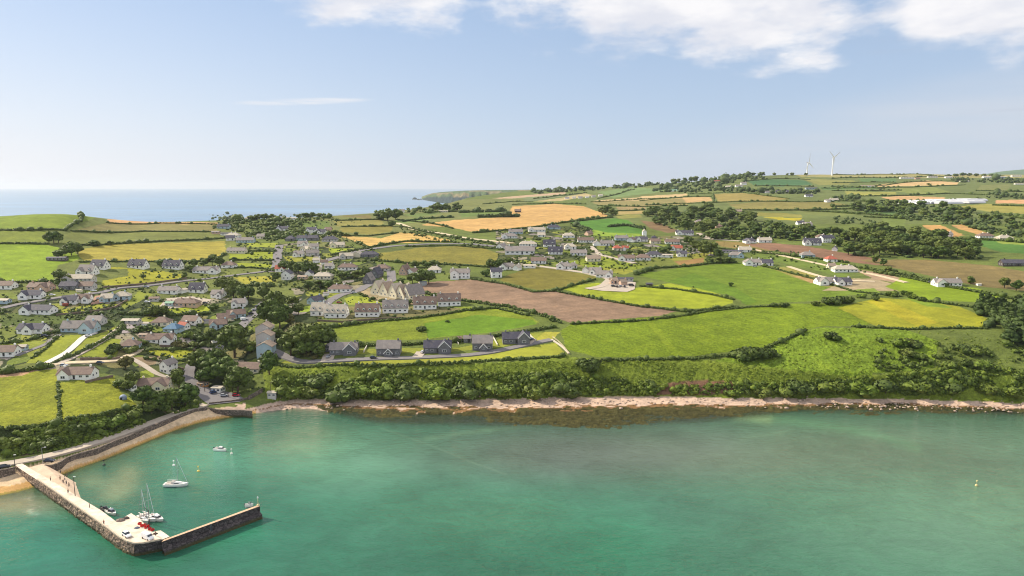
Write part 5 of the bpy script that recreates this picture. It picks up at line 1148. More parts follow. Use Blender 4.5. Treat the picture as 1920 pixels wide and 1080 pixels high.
def sailboat(p, rz, lab, L=9.5, masth=12, group=None, hullm=None):
    e = empty('sailboat', p, rz); tag(e, lab, 'sailboat', group); B = L * .33
    hull(L, B, 1.05, hullm or GEL, 'hull', e); mesh_obj('waterline_stripe', *join(rod((-L * .48, B * .38, .12), (L * .1, B * .49, .12), .05), rod((-L * .48, -B * .38, .12), (L * .1, -B * .49, .12), .05)), GELB, e)
    c = mesh_obj('cabin', *cabin(-L * .08, L * .3, B * .33, B * .2, 1.1, 1.75, .7), GEL, e)
    mesh_obj('window', *join(box(-L * .04, L * .16, -B * .325, -B * .29, 1.3, 1.55), box(-L * .04, L * .16, B * .29, B * .325, 1.3, 1.55)), PERS, c)
    mesh_obj('cockpit', *join(box(-L * .42, -L * .1, -B * .22, B * .22, 1.0, 1.16), box(-L * .42, -L * .1, -B * .33, -B * .24, 1.05, 1.45), box(-L * .42, -L * .1, B * .24, B * .33, 1.05, 1.45)), DECKM, e)
    v, f = cabin(-L * .16, -L * .02, B * .3, B * .27, 1.5, 2.3, .4); mesh_obj('sprayhood', v, f, mat('canvas', (226,214,206), .8), e)
    mesh_obj('mast', *join(rod((L * .1, 0, 1.2), (L * .1, 0, masth), .09)), ALU, e)
    mesh_obj('spreader', *join(rod((L * .1, -1.1, masth * .55), (L * .1, 1.1, masth * .55), .04)), ALU, e)
    mesh_obj('boom', *join(rod((L * .1, 0, 2.5), (-L * .34, 0, 2.55), .16)), mat('sail cover', (222,216,210), .8), e)
    mesh_obj('furled_jib', *join(rod((L * .49, 0, 1.45), (L * .12, 0, masth * .97), .085)), mat('furled sail', (206,214,214), .7), e)
    mesh_obj('rigging', *join(rod((-L * .48, 0, 1.3), (L * .1, 0, masth), .025, 4), rod((L * .08, B * .46, 1.1), (L * .1, 1.1, masth * .55), .025, 4), rod((L * .08, -B * .46, 1.1), (L * .1, -1.1, masth * .55), .025, 4), rod((L * .1, 1.1, masth * .55), (L * .1, 0, masth), .025, 4), rod((L * .1, -1.1, masth * .55), (L * .1, 0, masth), .025, 4)), STEEL, e)
    rl = [rod((x * L, s * B * (.46 if x < .2 else .3), 1.1), (x * L, s * B * (.46 if x < .2 else .3), 1.75), .03, 4) for x in (-.44, -.25, -.05, .15, .32) for s in (-1, 1)] + [rod((-.44 * L, s * B * .44, 1.72), (.15 * L, s * B * .46, 1.72), .025, 4) for s in (-1, 1)] + [rod((.15 * L, s * B * .46, 1.72), (.46 * L, s * B * .05, 1.9), .025, 4) for s in (-1, 1)]
    mesh_obj('guard_rail', *join(*rl), STEEL, e)
    return e
def motorboat(p, rz, lab, L=6.5, hm=None, cab=None, group=None):
    e = empty('motorboat', p, rz); tag(e, lab, 'motorboat', group); B = L * .38
    hull(L, B, .85, hm or GEL, 'hull', e, sheer=.35, trans=.88)
    c = mesh_obj('cabin', *cabin(-L * .12, L * .3, B * .38, B * .25, .9, 2.0, .9), cab or GEL, e)
    V, Fc = cabin(-L * .1, L * .285, B * .385, B * .262, 1.35, 1.75, .45); mesh_obj('windscreen', V, Fc, PERS, c)
    mesh_obj('cockpit_floor', *box(-L * .44, -L * .14, -B * .36, B * .36, .86, .95), mat('cockpit liner', (150,130,130), .7, .15), e)
    mesh_obj('coaming', *join(box(-L * .46, -L * .12, -B * .44, -B * .37, .85, 1.25), box(-L * .46, -L * .12, B * .37, B * .44, .85, 1.25)), hm or GEL, e)
    mesh_obj('outboard_motor', *join(box(-L * .56, -L * .49, -.22, .22, .9, 1.5), box(-L * .54, -L * .51, -.1, .1, -.3, .9)), mat('engine cowl', (48,50,56), .4), e)
    mesh_obj('bow_rail', *join(rod((L * .12, B * .4, 1.5), (L * .5, 0, 1.75), .035, 4), rod((L * .12, -B * .4, 1.5), (L * .5, 0, 1.75), .035, 4), rod((L * .12, B * .4, .95), (L * .12, B * .4, 1.5), .03, 4), rod((L * .12, -B * .4, .95), (L * .12, -B * .4, 1.5), .03, 4)), STEEL, e)
    return e
sailboat(atz(330, 911), math.radians(2), 'white sailing yacht moored alone in the middle of the harbour, mast leaning slightly left')
motorboat(atz(413, 845), math.radians(-14), 'small white cabin motorboat anchored furthest right in the harbour', 6.3)
sailboat(atz(268, 977), math.radians(-35), 'inner white sailing yacht tied beside the pier head', 7.5, 12.5, group='boats tied behind the pier head')
sailboat(atz(278, 974), math.radians(-28), 'second white yacht tied outside the first at the pier head', 8.5, 14, group='boats tied behind the pier head')
motorboat(atz(292, 974), math.radians(-25), 'white cabin cruiser tied outermost at the pier head', 7.8, group='boats tied behind the pier head')
motorboat(atz(209, 963), math.radians(-35), 'grey and white motorboat tied to the inner side of the pier', 6.2, cab=mat('grey canvas', (120,126,140), .7))
motorboat(atz(197, 958), math.radians(-30), 'dark open workboat tied astern of the grey motorboat', 4.6, hm=mat('dark hull', (62,60,60), .5), cab=mat('dark canvas', (78,80,84), .7))
motorboat(atz(467, 950), math.radians(18), 'very small pale dinghy lying behind the tip of the breakwater', 3.0)
# cars
def loft_body(L, W, prof, inset=.12):
    """prof: list of (x, zlow, ztop); rounded across"""
    V, Fc = [], []
    for x, z0, z1, w_ in prof:
        V += [(x, -w_, z0), (x, -w_ * 1.0, z0 + (z1 - z0) * .6), (x, -w_ * .88, z1), (x, w_ * .88, z1), (x, w_ * 1.0, z0 + (z1 - z0) * .6), (x, w_, z0)]
    n = len(prof)
    for i in range(n - 1):
        for j in range(6): Fc.append((i * 6 + j, i * 6 + (j + 1) % 6, (i + 1) * 6 + (j + 1) % 6, (i + 1) * 6 + j))
    return V, Fc + [tuple(reversed(range(6))), tuple(range((n - 1) * 6, n * 6))]
def make_car(name, paint, van=False):
    e = empty(name); hl = 2.1 if not van else 2.4; w_ = .88
    if van: pr = [(-hl, .4, 1.85, w_ * .95), (-hl + .1, .3, 1.98, w_), (hl - 1.5, .3, 2.0, w_), (hl - .9, .3, 1.25, w_), (hl - .15, .3, 1.0, w_), (hl, .38, .75, w_ * .85)]
    else: pr = [(-hl, .4, .8, w_ * .85), (-hl + .1, .3, .95, w_), (-hl + .6, .3, .98, w_), (hl - 1.2, .3, .96, w_), (hl - .3, .3, .82, w_ * .97), (hl, .38, .62, w_ * .8)]
    body = mesh_obj('body', *loft_body(1, 1, pr), paint, e)
    if not van:
        V = [(-hl + .25, -.8, .95), (hl - 1.15, -.8, .95), (hl - 1.15, .8, .95), (-hl + .25, .8, .95), (-hl + .65, -.62, 1.46), (hl - 1.95, -.62, 1.48), (hl - 1.95, .62, 1.48), (-hl + .65, .62, 1.46)]
        mesh_obj('window', V, [(0, 1, 5, 4), (1, 2, 6, 5), (2, 3, 7, 6), (3, 0, 4, 7), (4, 5, 6, 7)], GLASS, e)
        mesh_obj('car_roof', *box(-hl + .62, hl - 1.92, -.62, .62, 1.455, 1.52), paint, e)
    else:
        V = [(hl - 1.52, -.78, 1.9), (hl - .88, -.8, 1.27), (hl - .88, .8, 1.27), (hl - 1.52, .78, 1.9)]; V = [(x + .04, y, z + .03) for x, y, z in V]
        mesh_obj('windscreen', V, [(0, 1, 2, 3)], GLASS, e)
    for sx in (-1, 1):
        for sy in (-1, 1):
            wv, wf = lathe([(.1, -.11), (.32, -.11), (.33, 0), (.32, .11), (.1, .11)], 14); wv = [(x, z, y) for x, y, z in wv]
            wo = mesh_obj('wheel', wv, wf, mat('tyre', (34,34,36), .8), e); wo.location = (sx * hl * .62, sy * .82, .33)
            mesh_obj('headlight' if sx > 0 else 'tail_light', *box(-.05, .04, -.16, .16, -.08, .08), mat('lamp glass', (220,220,225), .2) if sx > 0 else mat('red lens', (150,20,20), .3), e).location = (sx * (hl - .03), sy * .58, .66)
    return e
def copy_thing(o, loc, rz, sc=None):
    c = o.copy(); COL.objects.link(c); c.location = loc; c.rotation_euler = (0, 0, rz)
    if sc: c.scale = sc
    for ch in list(o.children):
        d = ch.copy(); COL.objects.link(d); d.parent = c
        for g in list(ch.children):
            h_ = g.copy(); COL.objects.link(h_); h_.parent = d
    return c
PAINT = {'white': (238,238,238), 'dark': (44,44,52), 'red': (170,22,38), 'silver': (176,180,186), 'blue': (50,74,120)}
CARS = [
 (238,1005,4.5,-38,'white',0,'small white car parked on the pier deck near its outer edge'), (277,1010,4.5,-30,'white',1,'white van parked at the corner of the pier head'),
 (93,866,4.4,5,'dark',0,'dark car parked at the foot of the street lamp at the pier root'), (9,877,4.4,30,'dark',0,'dark car at the left edge of the picture on the coast path'),
 (443,744,None,-8,'red',0,'red car parked at the right end of the car park'), (458,601,None,40,'white',1,'white van parked on the street above the large round tree'),
 (470,590,None,48,'dark',0,'lower dark car parked along the shaded street wall'), (477,583,None,48,'silver',0,'silver car parked in the middle of the shaded street'), (484,576,None,50,'dark',0,'upper dark car parked at the top of the shaded street'),
 (276,568,None,5,'white',0,'white car on the grass left of the wide pink-walled bungalow'), (176,547,None,10,'white',0,'white car parked on the lane over the red gravel yard'), (98,555,None,10,'white',0,'white car in front of the lane houses at the far left'),
 (1150,538,None,10,'dark',0,'leftmost dark car in the yard at the bright green field'), (1157,539,None,80,'dark',0,'second dark car in the yard at the bright green field'), (1163,538,None,60,'silver',0,'silver car in the middle of the yard at the bright green field'), (1171,539,None,80,'dark',0,'dark car near the right of the yard at the bright green field'), (1184,537,None,10,'dark',1,'dark van at the right end of the yard at the bright green field'),
 (616,671,None,80,'silver',0,'silver car on the driveway of the first clifftop cottage'), (1745,531,None,-10,'dark',0,'dark car left of the white farmhouse on the right'), (435,503,None,0,'white',0,'white car by the lane below the upper left lawns'), (636,569,None,20,'red',0,'red car on the estate road behind the terraces'),
 (664,551,None,15,'silver',0,'silver car on the widest bend of the estate road'), (290,578,None,5,'blue',0,'blue car at the left corner of the pink-walled bungalow yard'), (385,570,None,10,'dark',0,'dark car at the right end of the pink-walled bungalow yard'), (186,562,None,40,'silver',0,'silver car on the red gravel yard'),
 (120,688,None,5,'silver',0,'silver car on the stony lane above the long white bungalow'), (188,683,None,0,'dark',0,'dark car on the stony lane right of the long white bungalow'), (166,632,None,30,'white',0,'white car at the top of the curving drive'), (84,632,None,0,'dark',0,'dark car beside the slate-roofed white bungalow'),
 (700,673,None,4,'dark',0,'dark car on the clifftop drive between the first two cottages'), (793,662,None,70,'white',0,'white car on the pale driveway left of the third cottage'), (996,638,None,60,'blue',0,'blue car on the driveway of the rightmost clifftop cottage'), (420,744,None,20,'silver',0,'silver car in the middle of the car park'), (400,738,None,60,'blue',0,'blue car near the kiosk in the car park'),
 (275,540,None,3,'silver',0,'silver car on the lane below the upper left lawns'), (521,486,None,85,'dark',0,'dark car on the short wide street at the upper left'), (1415,501,None,-5,'silver',0,'silver car before the modern house near the brown strip field')]
_cp = {}
for x, y, z, r, c, v, lab in CARS:
    p = atz(x, y, z + .02) if z else ground(x, y) + Vector((0, 0, .42))
    k = (c, v)
    if k not in _cp: o = make_car('parked_van' if v else 'parked_car', mat('car paint ' + c, PAINT[c], .25, .03, spec=.6), bool(v)); _cp[k] = o
    else: o = copy_thing(_cp[k], p, 0)
    o.location = p; o.rotation_euler = (0, 0, math.radians(r)); tag(o, lab, 'van' if v else 'car', 'parked cars')
# fishing gear
def crate(p, rz, c, lab):
    e = empty('fish_crate', p, rz); tag(e, lab, 'crate', 'red fishing gear on the pier')
    mesh_obj('bin', *join(box(-.5, .5, -.38, .38, 0, .08), box(-.5, -.45, -.38, .38, .08, .6), box(.45, .5, -.38, .38, .08, .6), box(-.45, .45, -.38, -.33, .08, .6), box(-.45, .45, .33, .38, .08, .6)), mat('red plastic ' + str(c), c, .5, .1), e)
    mesh_obj('rim', *join(box(-.54, .54, -.43, -.382, .52, .62), box(-.54, .54, .382, .43, .52, .62)), mat('red plastic ' + str(c), c, .5, .1), e)
for i, (x, y, sz, c, lab) in enumerate([(262,983,1,(190,40,30),'leftmost red crate of the heap on the pier head'), (266,987,1.2,(200,44,34),'red crate second from the left on the pier head'), (271,986,1,(196,60,48),'paler red crate behind the middle of the heap'), (273,990,1.3,(196,30,26),'large red crate in the middle of the heap'), (278,988,1.5,(206,36,30),'tall red crate under the dark crane post'), (281,993,1.2,(180,26,26),'red crate at the front right of the heap'), (286,995,1.3,(168,22,30),'rightmost dark red crate near the pier steps')]):
    p = atz(x, y, 4.52); crate(p, i * .7, c, lab); bpy.data.objects[-1] if False else None
def crane():
    e = empty('pier_crane', atz(281, 990, 4.5)); tag(e, 'slim dark crane post standing among the red fishing gear', 'crane')
    mesh_obj('post', *lathe([(.3, 0), (.3, .3), (.14, .4), (.1, 6.5)], 8), mat('dark steel', (70,66,62), .6), e); mesh_obj('jib', *rod((0, 0, 5.8), (-1.8, .8, 7.2), .08), mat('dark steel', (70,66,62), .6), e)
crane()
def net_pile(p, lab, c, s):
    n = 12; V, Fc = [], []; r = random.Random(int(s * 77))
    for k, (rr, z) in enumerate([(1, 0), (.95, .3), (.75, .6), (.45, .85), (.12, .95)]):
        for i in range(n): t = 2 * math.pi * i / n; q = rr * s * (1 + r.uniform(-.18, .18)); V.append((q * 1.4 * math.cos(t), q * math.sin(t), z * s * .7 * (1 + r.uniform(-.15, .15))))
    for k in range(4):
        for i in range(n): Fc.append((k * n + i, k * n + (i + 1) % n, (k + 1) * n + (i + 1) % n, (k + 1) * n + i))
    Fc.append(tuple(range(4 * n, 5 * n))); o = mesh_obj('net_pile', V, Fc, mat('nets ' + str(c), c, .95, .35, 3, bump=.1)); o.location = p; tag(o, lab, 'fishing net', 'net piles')
net_pile(atz(226, 976, 4.5), 'long heap of grey-brown nets along the inner pier edge', (136,120,110), 1.1); net_pile(atz(236, 972, 4.5), 'dark heap of nets at the notch in the pier edge', (84,76,72), .9); net_pile(atz(257, 990, 4.5), 'small blue-grey bundle left of the red crates', (98,108,124), .7); net_pile(atz(291, 1001, 4.5), 'little dark bundle right of the white van', (60,54,52), .6)
def buoy(x, y, c, lab):
    e = empty('buoy', atz(x, y)); tag(e, lab, 'buoy', 'mooring buoys')
    mesh_obj('float', *lathe([(.1, -.5), (.5, -.3), (.62, .1), (.5, .5), (.15, .65)], 12), mat('buoy ' + str(c), c, .5), e); mesh_obj('marker', *join(rod((0, 0, .6), (0, 0, 2.2), .07), box(-.25, .25, -.25, .25, 1.9, 2.4)), mat('buoy ' + str(c), c, .5), e)
buoy(1831, 911, (190,178,130), 'yellow marker buoy alone on the open water at the right'); buoy(372, 884, (220,200,110), 'pale yellow buoy with a trailing line right of the yacht'); buoy(326, 873, (236,236,232), 'white mooring buoy behind the yacht'); buoy(434, 851, (226,226,214), 'small pale buoy right of the anchored motorboat'); buoy(195, 872, (60,60,56), 'dark buoy in the shallows near the beach')
def garden_dome():
    e = empty('garden_dome', ground(231, 748)); tag(e, 'round pale blue-grey garden dome at the corner of the clifftop pasture', 'garden dome')
    mesh_obj('shell', *lathe([(1.7, -.3), (1.8, .6), (1.6, 1.4), (1.1, 2.0), (.4, 2.3)], 14), mat('dome cover', (140,152,172), .35, .1), e); mesh_obj('entrance', *box(-.5, .5, -2.0, -1.5, -.3, 1.4), PERS, e)
garden_dome()
def tank():
    e = empty('storage_tank', ground(793, 534)); tag(e, 'short round grey storage tank at the left corner of the ploughed field', 'tank'); mesh_obj('tank_wall', *lathe([(3.6, -.5), (3.6, 2.6), (3.5, 2.7)], 20), mat('galvanised tank', (160,166,166), .5, .1), e); mesh_obj('lid', *lathe([(3.7, 2.7), (3.7, 2.8), (.4, 3.5)], 20), mat('tank lid', (140,146,148), .5), e)
tank()
# people
SKIN = mat('skin', (206,160,132), .6, .05)
def skinned(name, pts, edges, rad, m, parent, lvl=1):
    me = bpy.data.meshes.new(name); me.from_pydata(pts, edges, []); o = bpy.data.objects.new(name, me); COL.objects.link(o)
    md = o.modifiers.new('skin', 'SKIN'); sk = me.skin_vertices[0].data if me.skin_vertices else None
    if sk is None:
        bpy.context.view_layer.objects.active = o; o.select_set(True); bpy.ops.object.modifier_remove(modifier='skin'); bpy.ops.object.modifier_add(type='SKIN'); sk = me.skin_vertices[0].data
    for i, r in enumerate(rad): sk[i].radius = (r, r)
    sk[0].use_root = True; s = o.modifiers.new('sub', 'SUBSURF'); s.levels = lvl; s.render_levels = lvl
    dg = bpy.context.evaluated_depsgraph_get(); nm = bpy.data.meshes.new_from_object(o.evaluated_get(dg)); nm.name = name
    bpy.data.objects.remove(o); nm.materials.clear(); nm.materials.append(m); nm.shade_smooth()
    return link(name, nm, parent)
_pp = {}
def person_proto(pose, top, bottom):
    k = (pose, top, bottom)
    e = empty('person'); st = .12 if pose == 'stand' else .32
    pts = [(0, 0, .95), (0, 0, 1.2), (0, 0, 1.42), (0, 0, 1.52), (0, .02, 1.66), (0, .01, 1.78), (-.2, 0, 1.42), (-.27, .03, 1.14), (-.25, .14 if pose != 'stand' else .06, .9), (.2, 0, 1.42), (.27, -.03, 1.14), (.25, .1, .9), (-.1, 0, .9), (-.12, st * .5, .5), (-.12, st * .2, .08), (-.12, st * .2 + .16, .03), (.1, 0, .9), (.12, -st * .3, .5), (.12, -st, .1), (.12, -st + .16, .03)]
    ed = [(0, 1), (1, 2), (2, 3), (3, 4), (4, 5), (2, 6), (6, 7), (7, 8), (2, 9), (9, 10), (10, 11), (0, 12), (12, 13), (13, 14), (14, 15), (0, 16), (16, 17), (17, 18), (18, 19)]
    rd = [.13, .13, .13, .06, .1, .08, .07, .05, .035, .07, .05, .035, .09, .07, .045, .04, .09, .07, .045, .04]
    skinned('body', pts, ed, rd, SKIN, e)
    skinned('shirt', pts[:3] + [pts[6], pts[7], pts[9], pts[10]], [(0, 1), (1, 2), (2, 3), (3, 4), (2, 5), (5, 6)], [.15, .15, .15, .085, .065, .085, .065], mat('cloth ' + str(top), top, .9), e)
    skinned('trousers', [pts[0], pts[12], pts[13], pts[14], pts[16], pts[17], pts[18]], [(0, 1), (1, 2), (2, 3), (0, 4), (4, 5), (5, 6)], [.145, .11, .085, .06, .11, .085, .06], mat('cloth ' + str(bottom), bottom, .9), e)
    mesh_obj('hair', *lathe([(.09, 1.66), (.125, 1.72), (.115, 1.82), (.05, 1.89)], 10, 0, -.015), mat('dark hair', (50,38,30), .8), e)
    return e
PEOPLE = [(114,887,3.1,0,'person in grey standing highest on the slipway edge nearest the beach'),(113,899,2.6,1,'person in brown standing at the middle of the slipway'),(126,899,1.6,2,'person in dark clothes standing near the water end of the slipway'),(119,907,1.9,2,'person in dark clothes at the left of the group on the slipway'),(122,903,1.8,3,'person in a white top within the slipway group'),(125,910,1.5,0,'person in grey at the centre front of the slipway group'),(130,915,1.1,2,'person in dark clothes at the lower right of the slipway group'),(95,901,4.5,2,'person in dark clothes walking along the pier above the slipway'),(128,924,4.5,2,'person in dark clothes standing at the pier edge by the dark lamp pole'),(168,951,4.5,1,'person in brown walking halfway along the pier'),(195,983,4.5,4,'person in a dark red top walking towards the pier head'),(292,1004,4.5,2,'person in dark clothes standing right of the white van on the pier head')]
PC = [((120,124,130),(60,60,70)),((120,84,66),(70,62,56)),((40,40,46),(36,36,44)),((226,222,216),(60,70,100)),((130,50,46),(44,44,52))]
for i, (x, y, z, c, lab) in enumerate(PEOPLE):
    k = (c, i % 2)
    p = atz(x, y + 1, z); 
    if z < 4.4:   # stand exactly on the slope of the slipway
        a, b, c_ = SLIP[0], SLIP[1], SLIP[2]; nrm = (b - a).cross(c_ - a); p.z = a.z - (nrm.x * (p.x - a.x) + nrm.y * (p.y - a.y)) / nrm.z
    if k not in _pp: o = person_proto('stand' if i % 2 else 'walk', *PC[c]); _pp[k] = o
    else: o = copy_thing(_pp[k], p, 0)
    o.location = p; o.rotation_euler = (0, 0, i * 1.3); tag(o, lab, 'person', 'people on the pier and slipway')

# wind turbines
def turbine(x, yb, yh, Rpx, angs, lab, rz):
    p = ground(x, yb); mp = mpp(p); h = (yb - yh) * mp; Rr = Rpx * mp
    e = empty('wind_turbine', p, rz); tag(e, lab, 'wind turbine', 'wind turbines on the skyline'); m = mat('turbine white', (236,238,240), .5, .02)
    mesh_obj('tower', *lathe([(2.8, -10), (2.6, 0), (1.5, h)], 16), m, e)
    mesh_obj('nacelle', *box(-1.8, 1.8, -5.5, 4, h - .8, h + 2.6), mat('turbine grey', (150,152,156), .5), e)
    r = mesh_obj('rotor_hub', *rod((0, -8, h + 1), (0, -5.4, h + 1), 1.7, 12), m, e)
    for a in angs:
        t = math.radians(a); V, Fc = [], []
        for s, w_, th in ((0.0, 2.2, 1.6), (.12, 5.2, 1.4), (.35, 4.2, .9), (.7, 2.8, .5), (1, 1.2, .25)):
            cx, cz = math.sin(t) * s * Rr, math.cos(t) * s * Rr; nx, nz = math.cos(t), -math.sin(t)
            for u, v in ((-w_ / 2, 0), (0, -th), (w_ / 2, 0), (0, th)): V.append((cx + nx * u, -6.9 + v, h + 1 + cz + nz * u))
        for i in range(4):
            for j in range(4): Fc.append((i * 4 + j, i * 4 + (j + 1) % 4, i * 4 + 4 + (j + 1) % 4, i * 4 + 4 + j))
        mesh_obj('blade', V, Fc + [(16, 17, 18, 19)], m, e)
turbine(1513, 329, 306, 17, (5, 128, 215), 'left white wind turbine, farther off, one blade pointing straight up', .5)
turbine(1560, 329, 296, 15, (-42, 50, 180), 'right white wind turbine, nearer and taller, with two blades raised in a V', .1)
# utility poles
for x, y, h, lab in [(428,746,9,'wooden pole beside the concrete hut'),(1070,428,9,'lone pole in the large stubble field'),(384,735,8,'wooden pole at the edge of the car park'),(1357,470,10,'pole beside the houses near the brown strip field'),(508,742,8,'thin pole behind the small concrete hut')]:
    e = empty('utility_pole', ground(x, y)); tag(e, lab, 'utility pole'); mesh_obj('pole', *lathe([(.16, -.5), (.11, h)], 8), mat('weathered pole', (92,80,68), .9), e); mesh_obj('crossarm', *box(-.9, .9, -.06, .06, h - .5, h - .35), mat('weathered pole', (92,80,68), .9), e)
# floating mooring rope
# ============================================================ VEGETATION
def foliage_mat(name, c1, c2, hi):
    m = bpy.data.materials.new(name); m.use_nodes = True; w = NT(m.node_tree)
    oi = w.n('ShaderNodeObjectInfo'); geo = w.n('ShaderNodeNewGeometry')
    no = w.n('ShaderNodeTexNoise', {'Vector': geo.outputs['Position'], 'Scale': .35, 'Detail': 3.0, 'Roughness': .7})
    at = w.n('ShaderNodeAttribute', attribute_name='leaf')
    c = w.mix(w.rng(no.outputs[0], .3, .7), lin(c1), lin(c2))
    c = w.mix(w.m('MULTIPLY', oi.outputs['Random'], .55), c, lin(hi))
    sc = w.n('ShaderNodeVectorMath', {0: c}, operation='SCALE'); w.t.links.new(w.m('MULTIPLY_ADD', at.outputs['Fac'], .75, .6), sc.inputs['Scale'])
    p = w.n('ShaderNodeBsdfPrincipled', {'Base Color': sc.outputs[0], 'Roughness': .65, 'Specular IOR Level': .25})
    w.n('ShaderNodeOutputMaterial', {0: p.outputs[0]}); return m
M_BROAD = foliage_mat('broadleaf foliage', (54,76,26), (84,104,34), (106,112,44))
M_CON = foliage_mat('conifer foliage', (48,68,30), (72,92,36), (78,92,44))
M_BUSH = foliage_mat('bush foliage', (74,98,28), (112,130,40), (96,98,46))
M_SCRUB = foliage_mat('scrub foliage', (62,84,24), (122,132,40), (90,112,34))
M_HEDGE = foliage_mat('hedge foliage', (58,76,30), (90,104,40), (80,96,36))
M_OLIVE = foliage_mat('olive foliage', (84,86,40), (110,104,52), (100,96,48))
BARK = mat('bark', (86,72,58), .95, .2, 2)
def ico(sub=1):
    bm = bmesh.new(); bmesh.ops.create_icosphere(bm, subdivisions=sub, radius=1)
    v = np.array([x.co[:] for x in bm.verts]); f = np.array([[q.index for q in p.verts] for p in bm.faces]); bm.free(); return v, f
I1, I2, I3 = ico(1), ico(2), ico(3)
def blobs(centres, radii, base, r, jit=.28, leaf=0, lsize=.35, flat=.8):
    """lumps of foliage: jittered ico lumps plus loose leaf sprays. returns V, tris, leaf attr"""
    bv, bf = base; V, Fc, A = [], [], []; off = 0
    for c, rad in zip(centres, radii):
        v = bv * (1 + r.uniform(-jit, jit, (len(bv), 1))) * np.array([rad, rad, rad * flat]) + c
        V.append(v); Fc.append(bf + off); A.append(np.clip(.25 + .5 * r.random(len(bv)) , 0, 1)); off += len(bv)
        if leaf:
            d = r.normal(size=(leaf, 3)); d[:, 2] = np.abs(d[:, 2]) * .9 - .25; d /= np.linalg.norm(d, axis=1)[:, None]
            p = c + d * np.array([rad, rad, rad * flat]) * r.uniform(.85, 1.18, (leaf, 1))
            a = r.normal(size=(leaf, 3)); a /= np.linalg.norm(a, axis=1)[:, None]; b = np.cross(a, d + r.normal(size=(leaf, 3)) * .4); b /= np.linalg.norm(b, axis=1)[:, None] + 1e-6
            s = lsize * r.uniform(.6, 1.5, (leaf, 1)); q = np.concatenate([p - a * s, p + b * s, p + a * s, p - b * s], 1).reshape(-1, 3)
            V.append(q); i = np.arange(leaf)[:, None] * 4 + off; Fc.append(np.concatenate([i + [0, 1, 2], i + [0, 2, 3]])); A.append(np.repeat(r.random(leaf), 4)); off += leaf * 4
    return np.concatenate(V), np.concatenate(Fc), np.concatenate(A)
def fmesh(name, V, Fc, A, m):
    me = np_mesh(name, V, Fc, m, smooth_=False); vattr(me, 'leaf', A); return me
def crown_mesh(seed, H_=10.0, W_=9.0, n=26, leaf=70, conifer=False):
    r = np.random.default_rng(seed); cs, rs = [], []
    if conifer:
        for k in range(n):
            t = (k + .5) / n; z = H_ * (.12 + .84 * t); R_ = W_ / 2 * (1 - t) ** .8 + .35
            a = r.uniform(0, 6.28); cs.append([math.cos(a) * R_ * .55, math.sin(a) * R_ * .55, z]); rs.append(R_ * .55 + .3)
    else:
        k = 0
        while len(cs) < n:
            d = r.normal(size=3); d /= np.linalg.norm(d); q = r.uniform(.35, 1) ** .5
            p = np.array([d[0] * W_ / 2 * .72 * q, d[1] * W_ / 2 * .72 * q, H_ * .60 + d[2] * H_ * .30 * q])
            if p[2] < H_ * .25: continue
            cs.append(p); rs.append(W_ * r.uniform(.13, .21))
    cs = np.array(cs)
    return fmesh('crown', *blobs(cs, rs, I2, r, .2, leaf, .42 if not conifer else .34, .85), M_CON if conifer else M_BROAD)
def trunk_mesh(H_, r0=.32):
    parts = [rod((0, 0, -1), (.1, .05, H_ * .45), r0, 7), rod((.1, .05, H_ * .42), (.9, .5, H_ * .7), r0 * .5, 5), rod((.1, .05, H_ * .4), (-.9, -.2, H_ * .68), r0 * .5, 5), rod((.1, .05, H_ * .45), (.1, -.6, H_ * .8), r0 * .45, 5)]
    me = bpy.data.meshes.new('trunk'); me.from_pydata(*(lambda q: (q[0], [], q[1]))(join(*parts))); me.materials.append(BARK); return me
CR = [crown_mesh(s, 10, 10 if s % 2 else 9, 24 + s, 60) for s in range(5)]
CRF = [crown_mesh(20 + s, 10, 10, 13, 26) for s in range(4)]           # for trees far away
CRO = [m.copy() for m in CR[:2]]
for m_ in CRO: m_.materials[0] = M_OLIVE
CCN = [crown_mesh(50 + s, 10, 5.0, 22, 50, True) for s in range(3)]
TK = trunk_mesh(10); TKC = trunk_mesh(10, .22)
def bush_mesh(seed, m, n=7, leaf=60):
    r = np.random.default_rng(seed); cs = [[r.uniform(-.9, .9), r.uniform(-.7, .7), r.uniform(.35, 1.1)] for _ in range(n)]
    return fmesh('leaves', *blobs(np.array(cs), r.uniform(.5, .85, n), I2, r, .22, leaf, .22, .85), m)
BS = [bush_mesh(s, M_BUSH) for s in range(4)]; BSD = [bush_mesh(10 + s, M_HEDGE) for s in range(3)]; BSO = [bush_mesh(16 + s, M_OLIVE) for s in range(2)]
BST = bpy.data.meshes.new('stem'); BST.from_pydata(*(lambda q: (q[0], [], q[1]))(join(rod((0, 0, -.4), (.1, 0, .7), .07, 5), rod((0, 0, 0), (-.3, .2, .8), .05, 5)))); BST.materials.append(BARK)
NTREE = [0]
def tree(p, h, kind='b', label='tree', group=None, wide=1.0):
    mpx = mpp(p); near_ = h / mpx > 17; s = h / 10.0 * (1 if near_ or kind == 'c' else 1.18); r = random.random(); name = 'pine_tree' if kind == 'c' else 'broadleaf_tree'
    e = empty(name, p - Vector((0, 0, .2 if near_ or kind == 'c' else h * .18)), r * 6.28, (s * wide, s * wide, s)); tag(e, label, 'tree', group)
    cr = CCN if kind == 'c' else CRO if kind == 'o' else (CR if h / mpx > 17 else CRF)
    link('crown', random.choice(cr), e); link('trunk', TKC if kind == 'c' else TK, e)
    NTREE[0] += 1; return e
def bush(p, h, kind='g', label='bush', group=None, wide=1.0):
    s = h / 1.9; e = empty('bush', p, random.random() * 6.28, (s * wide, s * wide, s)); tag(e, label, 'bush', group)
    link('leaves', random.choice(BSD if kind == 'd' else BSO if kind == 'o' else BS), e); link('stem', BST, e); return e
